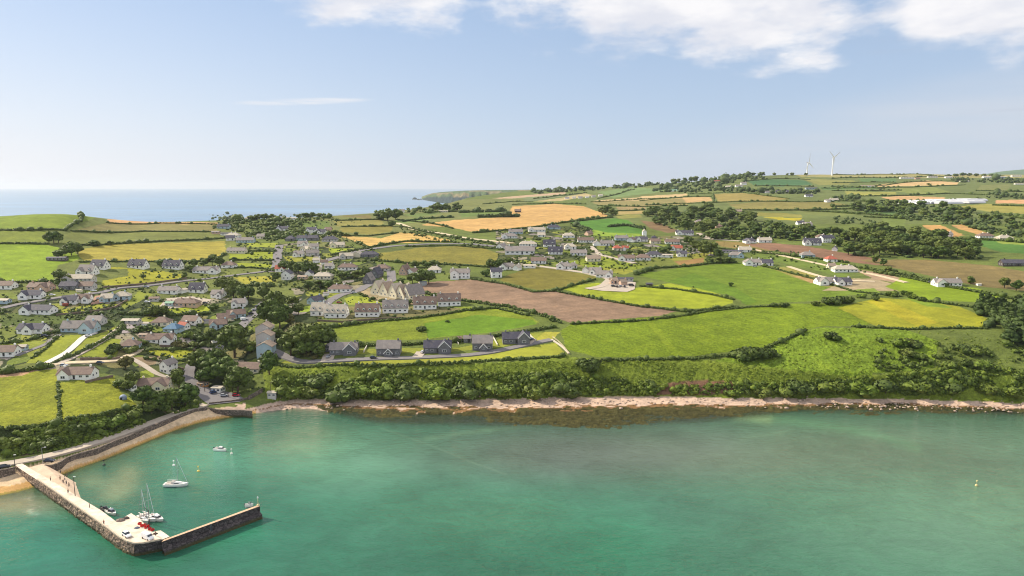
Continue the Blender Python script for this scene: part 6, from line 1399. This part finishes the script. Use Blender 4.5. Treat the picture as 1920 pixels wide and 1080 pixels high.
# individually placed trees: zone -> (x, y base, height px, kind, width)
TZ = {
 'big harbour road trees': [(440,670,62,'b',1.1),(398,706,50,'b',1.2),(376,700,44,'b',1.1),(424,716,46,'b',1.1),(446,738,54,'b',1.1),(412,690,40,'b',1.1),(505,702,42,'b',.9),(395,645,30,'b',1.1),(436,735,30,'b',1),(388,722,34,'b',1.2)],
 'left of first clifftop cottage': [(545,667,46,'b',1.1),(562,662,54,'b',1.1),(583,660,56,'b',1.1),(603,656,46,'b',1.1),(618,652,32,'b',1),(575,668,34,'b',1.2),(596,668,26,'b',1.2),(545,640,28,'o',1.3),(560,632,26,'o',1.3)],
 'between shaded street and terraces': [(517,592,48,'b',.95),(507,612,54,'b',.9),(525,618,46,'b',.9),(535,600,30,'b',1),(495,563,28,'b',1),(520,640,26,'b',1.1),(548,575,22,'b',1.2),(560,590,22,'b',1.1),(545,612,24,'o',1.2)],
 'trees of the coast path thicket': [(268,758,36,'b',1.2),(298,768,38,'b',1.2),(322,768,42,'b',1.2),(348,763,42,'b',1.2),(336,730,40,'b',.9),(236,692,24,'o',1.2),(250,720,26,'b',1.2),(222,726,16,'b',1.2),(240,733,20,'b',1.2),(284,775,24,'b',1.3),(310,775,26,'b',1.3)],
 'left village gardens': [(420,548,30,'b',1.1),(438,560,36,'b',1.1),(455,563,30,'b',1.1),(466,562,26,'b',1),(430,544,22,'b',1.1),(280,594,18,'b',1.2),(294,594,22,'b',1.1),(306,592,20,'b',1.2),(262,624,15,'b',1.3),(276,622,15,'b',1.3)],
 'around the left crest houses': [(112,527,22,'b',1.2),(124,528,15,'b',1.2),(300,498,13,'b',1.2),(312,497,12,'b',1.2),(344,498,12,'b',1.2),(362,499,14,'b',1.2),(382,499,16,'b',1.2),(398,498,22,'b',1.1),(412,500,20,'b',1.1),(357,509,14,'b',1.3),(346,520,12,'b',1.1),(269,523,9,'b',1),(400,582,14,'b',1.3),(437,491,10,'b',1.3)],
 'trees on the left-hand pastures': [(92,456,18,'b',1.1),(101,456,24,'b',1.1),(110,456,18,'b',1.1),(110,482,15,'b',1.3),(122,480,18,'b',1.2),(134,479,24,'b',1.2),(146,476,20,'b',1.2),(176,461,12,'b',1.3),(184,461,9,'b',1.3),(207,460,9,'b',1.1)],
 'gardens under golden wedge field': [(534,508,20,'b',1.2),(548,511,22,'b',1.1),(560,513,22,'b',1.1),(574,515,24,'b',1.1),(588,513,22,'b',1.1),(517,528,18,'b',1.1),(578,544,18,'b',1.2),(600,540,16,'b',1.4),(616,540,15,'b',1.4),(632,538,15,'b',1.4),(640,521,16,'b',1.3),(655,521,15,'b',1.3),(670,522,16,'b',1.3),(686,519,18,'b',1.3)],
 'trees before the ploughed field': [(773,531,20,'b',1.2),(788,533,27,'b',1.1),(804,532,26,'b',1.1),(778,501,14,'b',1.2),(800,501,14,'b',1.3),(815,500,14,'b',1.3),(763,544,14,'b',1.1),(920,503,18,'b',1.2),(935,505,20,'b',1.1),(952,502,20,'b',1.1),(910,518,15,'b',1.2),(752,532,12,'b',1.2)],
 'left skyline above the sea': [(430,412,9,'b',1.4),(470,413,9,'b',1.5),(483,412,11,'b',1.3),(496,412,12,'b',1.3),(508,412,12,'b',1.3),(519,414,10,'b',1.4),(560,409,8,'b',1.5),(573,408,10,'b',1.4),(586,407,10,'b',1.4),(599,407,8,'b',1.5)],
 'round the far white villas': [(510,434,13,'b',1.3),(524,424,10,'b',1.5),(545,438,12,'b',1.2),(555,439,12,'b',1.2),(568,436,8,'b',1.3),(500,425,9,'b',1.5),(535,422,10,'b',1.4),(484,440,9,'b',1.5),(628,441,11,'b',1.3),(640,442,9,'b',1.3),(668,441,7,'b',1.3),(650,443,7,'b',1.4)],
 'mid skyline beside the bay': [(713,412,17,'b',1.3),(727,414,22,'b',1.2),(742,413,20,'b',1.2),(734,424,12,'b',1.2),(797,397,7,'b',1.3),(812,395,14,'b',1),(825,395,17,'b',1.1),(838,395,15,'b',1.1),(858,394,16,'b',1.2),(1130,402,16,'b',1.1),(1140,403,18,'b',1.1),(1150,404,15,'b',1.1)],
 'right of the hilltop village': [(1290,460,18,'b',1.2),(1303,470,20,'b',1.2),(1320,480,28,'b',1.1),(1333,479,26,'b',1.1),(1346,486,20,'b',1.1),(1330,493,14,'b',1.3),(1350,494,13,'b',1.3),(1368,493,13,'b',1.3),(1180,476,10,'b',1.3),(1200,477,11,'b',1.3),(1243,475,13,'b',1.3),(1255,470,12,'b',1.2)],
 'conifers at the right edge': [(1838,590,42,'c',1),(1849,592,44,'c',1),(1858,594,40,'c',1),(1868,596,40,'c',1),(1878,590,34,'c',1.2),(1885,612,48,'c',1.2),(1898,622,52,'c',1.3),(1912,634,56,'c',1.3),(1894,642,38,'c',1.4),(1926,600,60,'c',1.3),(1925,645,50,'c',1.3),(1905,592,40,'c',1.3)],
 'singly in right-hand fields': [(1370,537,9,'b',1),(1640,492,16,'b',.8),(1656,498,14,'b',1),(1665,512,14,'b',.9),(1820,532,16,'b',1),(1883,540,20,'b',1.1),(1905,546,22,'b',1.1),(1757,566,10,'b',1.3),(1640,556,9,'b',1.2),(1300,540,4,'b',1)],
 'along the upland skyline': [(1262,342,9,'b',1.2),(1272,341,9,'b',1.2),(1284,340,10,'b',1.2),(1296,340,10,'b',1.2),(1303,340,11,'b',1.1),(1350,333,5,'b',1.6),(1372,330,5,'b',1.6),(1392,329,5,'b',1.6),(1412,329,6,'b',1.6),(1430,329,7,'b',1.4),(1452,329,6,'b',1),(1476,329,5,'b',1),(1485,329,6,'b',1.3),(1511,329,5,'b',1.5)],
 'far right skyline trees': [(1746,332,5,'b',1.8),(1780,331,5,'b',1.6),(1792,331,6,'b',1.6),(1805,330,7,'b',1.4),(1817,330,6,'b',1.6),(1830,331,6,'b',1.6),(1845,331,6,'b',1.8),(1860,332,6,'b',1.8),(1742,347,4,'b',2),(1876,333,6,'b',1.8)],
}
ABBR = {'b': 'leafy green', 'c': 'dark conical', 'o': 'olive-brown'}
for z, items in TZ.items():
    for i, (x, y, hp, k, wd) in enumerate(sorted(items)):
        p = ground(x, y); h = hp * mpp(p)
        tree(p, h, k, '%s tree, %s, %s' % (ABBR[k], ORD[i], z), z, wd)
def scatter(poly, n, seed=1, mind=0.0):
    r = random.Random(seed); xs = [p[0] for p in poly]; ys = [p[1] for p in poly]; out = []; k = 0
    # even in world space: weight towards far rows
    while len(out) < n and k < n * 60:
        k += 1; x = r.uniform(min(xs), max(xs)); y = r.uniform(min(ys), max(ys))
        if not inpoly(np.array([x]), np.array([y]), poly)[0]: continue
        p = ground(x, y)
        if any((p.x - a) ** 2 + (p.y - b) ** 2 < (c + mind) ** 2 for a, b, c in HPOS): continue
        if mind and any((p.x - q[0].x) ** 2 + (p.y - q[0].y) ** 2 < mind * mind for q in out): continue
        out.append((p, x, y))
    return out
WOODS = [
 ('the dark middle-distance wood', [(1212,400),(1250,398),(1300,397),(1360,394),(1400,407),(1430,420),(1500,430),(1590,440),(1600,478),(1540,464),(1500,452),(1440,452),(1330,450),(1300,436),(1255,430),(1215,416)], 96, (13,19)),
 ('the wood behind the brown strip field', [(1570,448),(1620,438),(1700,440),(1760,455),(1820,466),(1850,488),(1740,486),(1600,482),(1565,470)], 52, (18,27)),
 ('the long right-hand valley wood', [(1590,388),(1660,380),(1720,386),(1800,392),(1860,407),(1925,424),(1925,434),(1840,420),(1760,412),(1690,402),(1600,396)], 44, (10,14)),
]
for nm, poly, n, (h0, h1) in WOODS:
    for p, x, y in scatter(poly, n, 3, 9.0):
        hp = random.uniform(h0, h1); tree(p, hp * mpp(p), 'b', 'leafy dark green tree standing in ' + nm, 'trees of ' + nm, random.uniform(1.15, 1.45))
# thickets too dense to count
M_TUFT = foliage_mat('bracken', (92,114,32), (136,148,46), (110,126,38))
def thicket(name, polys, dens, hr, m, label=None, leaf=5, base=I1, jit=.3, clump=0):
    Vs, Fs, As = [], [], []; off = 0; r = np.random.default_rng(len(name) + len(polys))
    for poly, n in polys:
        xs = [p[0] for p in poly]; ys = [p[1] for p in poly]; k = 0; c, rad = [], []
        tries = 0
        while len(c) < n and tries < n * 12:
            tries += 1; x = r.uniform(min(xs), max(xs)); y = r.uniform(min(ys), max(ys))
            if not inpoly(np.array([x]), np.array([y]), poly)[0]: continue
            p = ground(x, y)
            if clump and float(fbm(np.array([p.x / 14. + 50]), np.array([p.y / 9.]), 3, 17)[0]) < clump: continue
            if any((p.x - a) ** 2 + (p.y - b) ** 2 < (q * .9) ** 2 for a, b, q in HPOS): continue
            hh = r.uniform(*hr) * (.5 if r.random() < .5 else 1) * (1.6 if r.random() < .07 and hr[1] > 8 else 1) * (.45 + 1.1 * float(fbm(np.array([p.x / 22]), np.array([p.y / 12]), 2, 9)[0])) * mpp(p); c.append((p.x, p.y, p.z + hh * .3)); rad.append(hh * .52)
        if not c: continue
        ls = float(np.median(rad)) * .46
        V, Fc, A = blobs(np.array(c), rad, base, r, jit, leaf, ls, .8); Vs.append(V); Fs.append(Fc + off); As.append(A); off += len(V)
    o = link(name, fmesh(name, np.concatenate(Vs), np.concatenate(Fs), np.concatenate(As), m)); tag(o, kind='stuff'); return o
LOW = [(500,722),(560,704),(700,700),(850,700),(1000,700),(1100,704),(1200,716),(1250,724),(1230,741),(1000,745),(700,748),(560,748),(490,742)]
thicket('scrub', [(LOW, 1500), ([(1260,728),(1330,722),(1480,718),(1600,712),(1700,700),(1800,690),(1930,690),(1930,742),(1850,745),(1700,738),(1500,742),(1380,738),(1260,742)], 1150),
  ([(-10,820),(60,806),(110,796),(200,778),(270,764),(370,752),(372,766),(300,786),(200,822),(110,846),(40,854),(-10,862)], 1200)], 1, (4, 10), M_SCRUB, leaf=30, base=I1, clump=.42, jit=.42)
thicket('scrub', [(LOW, 260), ([(1300,722),(1930,700),(1930,742),(1500,742),(1300,738)], 200), ([(-10,826),(370,756),(372,764),(200,818),(-10,858)], 200), ([(1640,640),(1930,650),(1930,700),(1640,700)], 120)], 1, (4, 13), M_BROAD, leaf=34, base=I1, clump=.5, jit=.42)
thicket('scrub', [([(500,690),(600,694),(800,692),(1050,672),(1120,678),(1300,676),(1450,694),(1600,708),(1500,722),(1200,716),(1000,702),(700,704),(520,710)], 1500),
  ([(1480,632),(1540,616),(1700,620),(1850,620),(1930,640),(1930,700),(1780,700),(1650,706),(1500,706),(1440,672)], 1300), ([(1300,670),(1440,655),(1480,690),(1300,700)], 250)], 1, (1.2, 3.2), M_TUFT, leaf=10, clump=.40)
thicket('woodland', [([(1330,334),(1420,328),(1440,334),(1400,340),(1340,350),(1420,356),(1530,358),(1540,364),(1460,364),(1400,360),(1300,362),(1220,360),(1250,345),(1300,342)], 330),
  ([(1000,358),(1200,346),(1250,344),(1200,352),(1100,358),(1000,364)], 130), ([(1210,404),(1260,400),(1400,408),(1500,434),(1590,444),(1590,466),(1500,452),(1330,450),(1255,430)], 260), ([(1570,450),(1700,443),(1830,470),(1850,487),(1600,481)], 200), ([(1600,388),(1660,378),(1800,386),(1925,420),(1925,434),(1760,412),(1600,396)], 160), ([(1800,424),(1925,436),(1925,448),(1860,440)], 70), ([(1560,372),(1600,366),(1620,372),(1560,380)], 30), ([(1780,336),(1925,338),(1925,344),(1790,342)], 60), ([(1840,362),(1925,366),(1925,374),(1850,372)], 50), ([(1690,404),(1840,412),(1900,428),(1800,424),(1700,414)], 80), ([(1560,405),(1640,412),(1640,424),(1570,422)], 30)], 1, (5, 10), M_CON, leaf=6)
thicket('woodland', [([(410,410),(470,406),(520,405),(600,402),(618,410),(560,416),(575,440),(560,448),(480,452),(440,436),(412,420)], 330), ([(130,520),(160,535),(120,545),(100,530)], 20), ([(500,425),(620,436),(620,446),(540,452)], 60), ([(700,396),(790,392),(880,394),(780,402),(720,408)], 50)], 1, (5, 10), M_BROAD, leaf=6)
thicket('garden_greenery', [([(160,545),(300,500),(420,500),(520,520),(500,600),(440,660),(300,690),(240,640),(120,600)], 900), ([(420,430),(620,430),(720,470),(720,520),(600,560),(520,540),(450,470)], 700),
  ([(930,432),(1040,424),(1180,446),(1320,460),(1330,485),(1240,490),(1140,520),(1040,500),(930,500)], 700), ([(580,560),(800,545),(860,580),(700,600),(580,600)], 130), ([(700,500),(860,490),(880,520),(760,530)], 60), ([(0,530),(160,540),(240,560),(220,600),(100,640),(0,640)], 320), ([(380,400),(620,408),(700,415),(560,432),(400,430)], 150), ([(745,422),(940,458),(950,470),(900,466),(760,440)], 160), ([(1360,460),(1560,480),(1640,515),(1560,510),(1400,480)], 90), ([(380,640),(500,660),(500,740),(460,742),(400,690)], 110)], 1, (1.6, 6.5), M_HEDGE, leaf=10)
# individually countable bushes
BZ = {
 'gorse clump on the rough right slope': [(1384,668,18,'d'),(1398,674,22,'d'),(1412,672,24,'d'),(1428,668,22,'d'),(1443,670,18,'d'),(1456,668,10,'d')],
 'pair of dark bushes beside the fence end': [(1094,692,22,'d'),(1108,694,24,'d')],
 'meadow edge below the farmsteads': [(1452,575,9,'d'),(1470,576,10,'d'),(1530,572,10,'g'),(1548,570,14,'d'),(1563,570,15,'d'),(1578,569,16,'d'),(1590,568,14,'d'),(1615,558,9,'g'),(1640,563,10,'d'),(1672,555,12,'g'),(1700,553,10,'g'),(1712,560,10,'g'),(1727,564,10,'d')],
 'right-hand rough bank': [(1556,635,15,'d'),(1566,637,12,'d'),(1687,648,18,'g'),(1705,645,14,'g'),(1716,650,14,'d'),(1700,668,18,'g'),(1722,672,14,'g'),(1805,660,16,'d'),(1825,664,16,'g'),(1838,690,18,'g'),(1810,686,14,'d'),(1780,690,16,'g')],
 'along the cliff foot': [(545,742,26,'g'),(580,745,24,'g'),(640,747,34,'d'),(675,742,28,'g'),(720,741,28,'g'),(760,743,30,'d'),(818,746,30,'g'),(880,742,32,'d'),(940,742,28,'g'),(1005,743,26,'g'),(1060,742,28,'d'),(530,722,20,'g'),(600,722,26,'d')],
 'shrubs above the right-hand beach': [(1376,742,14,'g'),(1430,742,18,'g'),(1470,742,20,'g'),(1500,735,28,'d'),(1560,735,26,'g'),(1620,738,28,'g'),(1660,735,28,'d'),(1720,735,26,'g'),(1790,738,24,'d'),(1850,738,24,'g'),(1905,742,22,'g')],
 'shrubs in the meadow behind the cottages': [(786,621,9,'d'),(792,619,9,'d'),(838,604,5,'d')],
 'start of the clifftop drive': [(568,665,9,'o'),(578,668,9,'o'),(560,670,7,'g'),(590,672,8,'o'),(600,668,7,'g'),(552,664,9,'g')],
 'before the steep pale-roofed houses': [(700,562,7,'d'),(716,566,8,'d'),(733,568,8,'d'),(748,566,8,'o'),(762,572,12,'d'),(684,556,6,'d'),(677,552,5,'d')],
 'bank under the left pasture': [(20,838,24,'g'),(105,812,14,'g'),(150,810,20,'d'),(180,802,20,'g'),(215,795,20,'g'),(95,835,18,'d'),(250,782,20,'g')],
 'lower village gardens': [(245,660,14,'g'),(267,645,10,'g'),(350,633,14,'g'),(375,636,16,'d'),(330,650,12,'o'),(345,652,12,'o'),(360,650,12,'g'),(320,642,10,'g'),(212,656,16,'d'),(206,664,12,'d'),(470,658,14,'g'),(455,650,14,'g'),(480,650,16,'g')],
}
for z, items in BZ.items():
    for i, (x, y, hp, k) in enumerate(sorted(items)):
        p = ground(x, y); bush(p, hp * mpp(p) * .9, k, '%s bush, %s, %s' % ({'d': 'dark green', 'g': 'mid green', 'o': 'yellowish'}[k], ORD[i], z), z, 1.25)
# hedgerows
def hedge(pts, h, lab, m=None, group='field hedgerows', w_=1.0, gaps=.12):
    P3 = [ground(x, y) for x, y in pts]; c, rad = [], []; r = np.random.default_rng(int(pts[0][0] * 7 + pts[0][1]))
    o0 = P3[0].copy(); mp = mpp((P3[0] + P3[-1]) / 2); h = max(h, 2.3 * mp)
    for a, b in zip(P3[:-1], P3[1:]):
        d = (b.xy - a.xy).length; st = h * .45; n = max(1, int(d / st))
        for i in range(n):
            t = (i + r.uniform(0, .8)) / n; x = a.x + (b.x - a.x) * t + r.normal() * .35 * w_; y = a.y + (b.y - a.y) * t + r.normal() * .5 * w_
            s = h * (.55 + .35 * r.random() + (.9 if r.random() < .06 else 0)); z = float(H(x, y)); c.append((x - o0.x, y - o0.y, z - o0.z + s * .3)); rad.append(s * .62)
    if len(c) < 2: return
    far_ = mp > 1.1
    V, Fc, A = blobs(np.array(c), rad, I1, r, .3, 0 if far_ else 16, h * .16, .85)
    o = link('hedgerow', fmesh('hedgerow', V, Fc, A, m or M_HEDGE)); o.location = o0; tag(o, lab, 'hedge', group)
HEDGES = [
 ([(0,432),(60,432),(125,433)],3,'hedge between the two green pastures at the far left'), ([(-20,457),(40,457),(90,458)],3,'hedge above the brightest left-hand pasture'), ([(122,432),(135,422),(152,415),(192,406),(230,408)],4,'hedge climbing the shoulder of the left hill'),
 ([(135,434),(270,434),(408,435)],2.5,'straight thin hedge across the olive fields at the left'), ([(150,460),(200,459),(300,453),(428,446)],3,'hedge over the golden field at the left'), ([(150,492),(240,491),(400,489),(424,476)],2.5,'hedge below the golden field at the left'), ([(102,529),(50,530),(-10,530)],3,'hedge under the bright pasture above the lane houses'), ([(200,418),(300,419),(412,421)],2.2,'hedge under the narrow tan strip near the sea'),
 ([(0,702),(40,697),(100,688)],3.5,'dense hedge along the top of the clifftop pasture'), ([(110,794),(180,780),(265,766)],2.2,'hedge along the seaward edge of the right clifftop pasture'), ([(-10,808),(60,800),(110,795)],2.2,'hedge along the seaward edge of the left clifftop pasture'), ([(108,716),(111,750),(113,790)],1.0,'faint grassy hedge dividing the two clifftop pastures'),
 ([(60,672),(85,655),(108,632)],1.6,'clipped hedge left of the middle lawn by the driveway'), ([(100,682),(140,667),(190,642),(224,620),(231,604)],2.5,'long diagonal hedge right of the curving white drive'), ([(150,672),(190,673),(216,672)],1.8,'low hedge below the sloping garden field'),
 ([(270,656),(320,655),(372,656)],1.6,'hedge over the bright lawn above the white house'), ([(272,673),(300,677),(362,676)],1.6,'hedge below the bright lawn above the white house'), ([(432,488),(470,488),(514,489)],3,'hedge between two strip lawns at the upper left'), ([(440,472),(480,471),(517,472)],2.5,'hedge over the upper strip lawn'), ([(460,537),(490,536),(514,537)],3,'hedge under the small yellow field'), ([(430,503),(470,502),(512,506)],2.5,'hedge under the lower strip lawn'),
 ([(0,645),(50,640),(110,622),(140,612)],2.5,'hedge below the rough left-hand bank'), ([(235,610),(232,618),(262,625)],1.8,'hedge beside the stone yard'), ([(225,590),(250,590),(320,592),(395,588)],3.5,'dark hedge behind the blue-roofed house'), ([(320,658),(360,646),(400,650)],2.2,'ornamental hedge in the lower village'),
 ([(620,479),(700,463),(760,453),(850,454)],3,'hedge along the road under the golden wedge field'), ([(667,455),(690,464)],3,'short hedge at the tip of the golden wedge field'), ([(632,442),(690,443),(747,437)],2.5,'thin hedge over the golden wedge field'), ([(640,425),(690,425),(737,424)],2.5,'hedge between two olive strips left of centre'), ([(627,414),(660,413),(720,412)],2.5,'hedge over the olive strips left of centre'),
 ([(850,429),(800,418),(742,412)],3,'hedge left of the great stubble field'), ([(887,437),(960,431),(1025,423),(1147,407)],3.5,'hedge under the great stubble field'), ([(750,424),(800,436),(870,449),(930,459)],2.5,'scrubby hedge along the diagonal lane'), ([(760,463),(850,461),(940,468)],2.2,'hedge over the rough olive meadow'), ([(700,488),(760,494),(850,497),(930,502)],3,'hedge under the rough olive meadow'),
 ([(885,524),(945,533),(1000,548),(1042,546),(1117,524)],2.2,'curved hedge round the olive rounded field'), ([(1044,547),(1125,562),(1200,575),(1290,585),(1380,575)],2.2,'hedge between the ploughed field and the lime-green field'), ([(1200,537),(1270,543),(1330,552),(1378,563)],2.2,'hedge over the lime-green field'), ([(1190,516),(1230,503),(1290,500),(1335,494),(1380,492)],3,'hedge at the top of the great green meadow'),
 ([(1070,608),(1200,602),(1275,593),(1331,584),(1406,576),(1480,573)],1.8,'dark hedge across the foot of the ploughed field'), ([(775,547),(862,563),(950,575),(1010,589),(1050,606)],2.8,'bushy hedge below the left half of the ploughed field'), ([(600,618),(690,605),(780,597),(870,583)],2.4,'hedge under the curved terraces'), ([(640,650),(760,647),(860,641),(960,626),(1040,614)],3,'hedge behind the clifftop cottages'), ([(870,583),(930,578),(990,592)],2.5,'hedge right of the curved terraces'),
 ([(500,684),(560,690),(700,688),(850,682),(1000,673),(1062,668)],2,'hedge along the clifftop lawn edge'), ([(1125,676),(1210,675),(1300,673),(1380,666)],2,'hedge at the seaward edge of the green meadow'), ([(1430,656),(1480,634),(1512,621)],2.5,'hedge climbing right of the gorse bushes'), ([(1600,613),(1700,618),(1780,616),(1850,616)],2,'hedge below the yellow-green field'),
 ([(1430,499),(1520,522),(1600,547),(1690,557)],2.2,'hedge right of the great green meadow'), ([(1640,511),(1700,521),(1780,539),(1860,553),(1925,566)],3,'hedge under the broad brown field'), ([(1590,499),(1700,516),(1755,530)],3,'hedge left of the broad brown field'), ([(1330,465),(1400,472),(1500,482),(1590,493)],3,'hedge below the brown strip field'), ([(1740,566),(1790,572),(1835,578)],2.5,'hedge over the yellow-green field'), ([(1850,616),(1880,590),(1858,566)],3,'hedge in front of the conifers'),
 ([(1200,377),(1290,369),(1335,369)],3.5,'hedge between the two pale stubble strips'), ([(1210,385),(1340,380),(1440,378),(1560,378)],3.5,'long hedge under the pale stubble strips'), ([(1337,364),(1338,378)],3.5,'short hedge at the end of the stubble strips'), ([(1365,394),(1440,395),(1560,393),(1640,391)],4,'hedge under the upland olive fields'), ([(1290,364),(1400,362),(1480,373)],3.5,'hedge over the upland olive field'),
 ([(1107,379),(1200,374),(1280,371)],3.5,'hedge right of the headland cottages'), ([(1120,373),(1160,364),(1190,355)],3.5,'hedge climbing towards the skyline wood'), ([(1120,386),(1200,388),(1290,386)],3.5,'hedge over the twin small stubble fields'), ([(1150,396),(1210,394)],3.5,'hedge between the twin small stubble fields'),
 ([(1560,377),(1640,378)],4,'hedge below the upland farm'), ([(1560,358),(1640,358),(1690,357)],4,'hedge over the yellow strip on the uplands'), ([(1560,350),(1660,354)],4,'hedge in the middle of the turbine slope'), ([(1637,349),(1720,341),(1800,339)],4,'hedge over the long tan field at the right'), ([(1640,352),(1720,351),(1810,347)],4,'hedge under the long tan field at the right'), ([(1665,368),(1780,363),(1850,366)],5,'hedge over the polytunnels'), ([(1650,377),(1780,378),(1840,373)],4,'hedge along the tan strip above the polytunnels'),
 ([(1560,343),(1620,342),(1680,342)],4,'hedge high on the turbine slope'), ([(1560,335),(1700,333),(1780,331)],4,'topmost hedge below the right skyline'), ([(1584,368),(1690,367)],4,'hedge under the yellow strip on the uplands'), ([(1620,407),(1720,412)],4,'hedge in the valley left of the stubble fields'), ([(1560,397),(1640,403),(1700,408)],4,'hedge on the valley side above the dark wood'), ([(1860,385),(1925,387)],4,'hedge at the right edge under the tan strip'), ([(1830,358),(1925,360)],5,'hedge at the right edge on the upper slope'), ([(1790,448),(1860,451),(1925,456)],4,'hedge at the right edge over the dark green field'), ([(1860,399),(1925,411)],4,'hedge at the right edge over the long wood'),
 ([(1399,340),(1460,335),(1520,337)],4,'hedge over the emerald upland field'), ([(1415,349),(1525,350)],4,'hedge under the emerald upland field'), ([(1540,353),(1640,353)],4,'hedge under the pasture left of the tan field'), ([(1067,416),(1110,410),(1150,408)],3.5,'hedge over the striped green field'), ([(1142,426),(1160,424),(1180,424),(1208,430)],6,'dark thicket strip inside the striped green field'), ([(1078,424),(1090,428),(1108,434)],7,'dark thicket at the left of the striped green field'),
 ([(960,384),(1030,382),(1100,383)],3.5,'hedge over the great stubble field'), ([(1000,373),(1050,367),(1100,362)],3.5,'hedge on the slope to the far headland'), ([(905,383),(960,378),(1000,379)],3.5,'hedge near the cliffs of the bay'), ([(1560,388),(1620,386),(1660,384)],5,'bushy hedge under the upland farm'), ([(1500,395),(1560,398),(1610,402)],4,'hedge right of the small yellow field'),
 ([(862,399),(880,398.5),(905,398),(950,397)],8,'upper dark conifer belt beside the great stubble field'), ([(897,408),(930,407.5),(972,406.5)],9,'lower dark conifer belt beside the great stubble field'), ([(800,399),(820,398),(860,397)],4,'hedge round the sheds by the bay'), ([(755,416),(790,411),(850,408)],4,'hedge left of the conifer belts'),
 ([(1560,324.5),(1640,326),(1700,327)],2.5,'thin hedge on the right skyline'), ([(1690,327),(1750,328)],4,'skyline hedge left of the far farms'),
]
for pts, h, lab in HEDGES:
    hedge(pts, h, lab, M_CON if 'conifer' in lab or 'thicket' in lab else None, gaps=.0 if 'conifer' in lab or 'thicket' in lab else .05, w_=2 if 'bushy' in lab else 1)
# boulders along the strand
def boulders():
    r = np.random.default_rng(4); c, rad = [], []
    for _ in range(900):
        x = r.uniform(520, 1930); y = np.interp(x, [500,1130,1300,1920], [758,754,752,765]) + r.normal() * 5; p = ground(x, y); s = abs(r.normal()) * .4 + .15
        c.append((p.x, p.y, p.z + s * .1)); rad.append(s)
    V, Fc, A = blobs(np.array(c), rad, I1, r, .3, 0, .1, .6)
    o = link('stones', np_mesh('stones', V, Fc, mat('beach stone', (170,150,134), .9, .4, .6), False)); tag(o, kind='stuff')
boulders()
print('TREES', NTREE[0], 'OBJS', len(bpy.data.objects))
# ============================================================ HAZE
def build_haze():
    x0, x1, y0, y1, z0, z1 = -60000, 60000, -400, 47000, -10, 330
    vs = [(x, y, z) for x in (x0, x1) for y in (y0, y1) for z in (z0, z1)]
    fs = [(0, 1, 3, 2), (4, 6, 7, 5), (0, 4, 5, 1), (2, 3, 7, 6), (0, 2, 6, 4), (1, 5, 7, 3)]
    o = mesh_obj('haze', vs, fs)
    m = bpy.data.materials.new('haze'); m.use_nodes = True; w = NT(m.node_tree)
    v = w.n('ShaderNodeVolumePrincipled', {'Color': (.80, .88, 1.0, 1), 'Density': HAZE_D, 'Anisotropy': .3})
    out = w.n('ShaderNodeOutputMaterial'); w.t.links.new(v.outputs[0], out.inputs['Volume'])
    o.data.materials.append(m); tag(o, kind='stuff')
HAZE_D = 3.3e-5
build_haze()
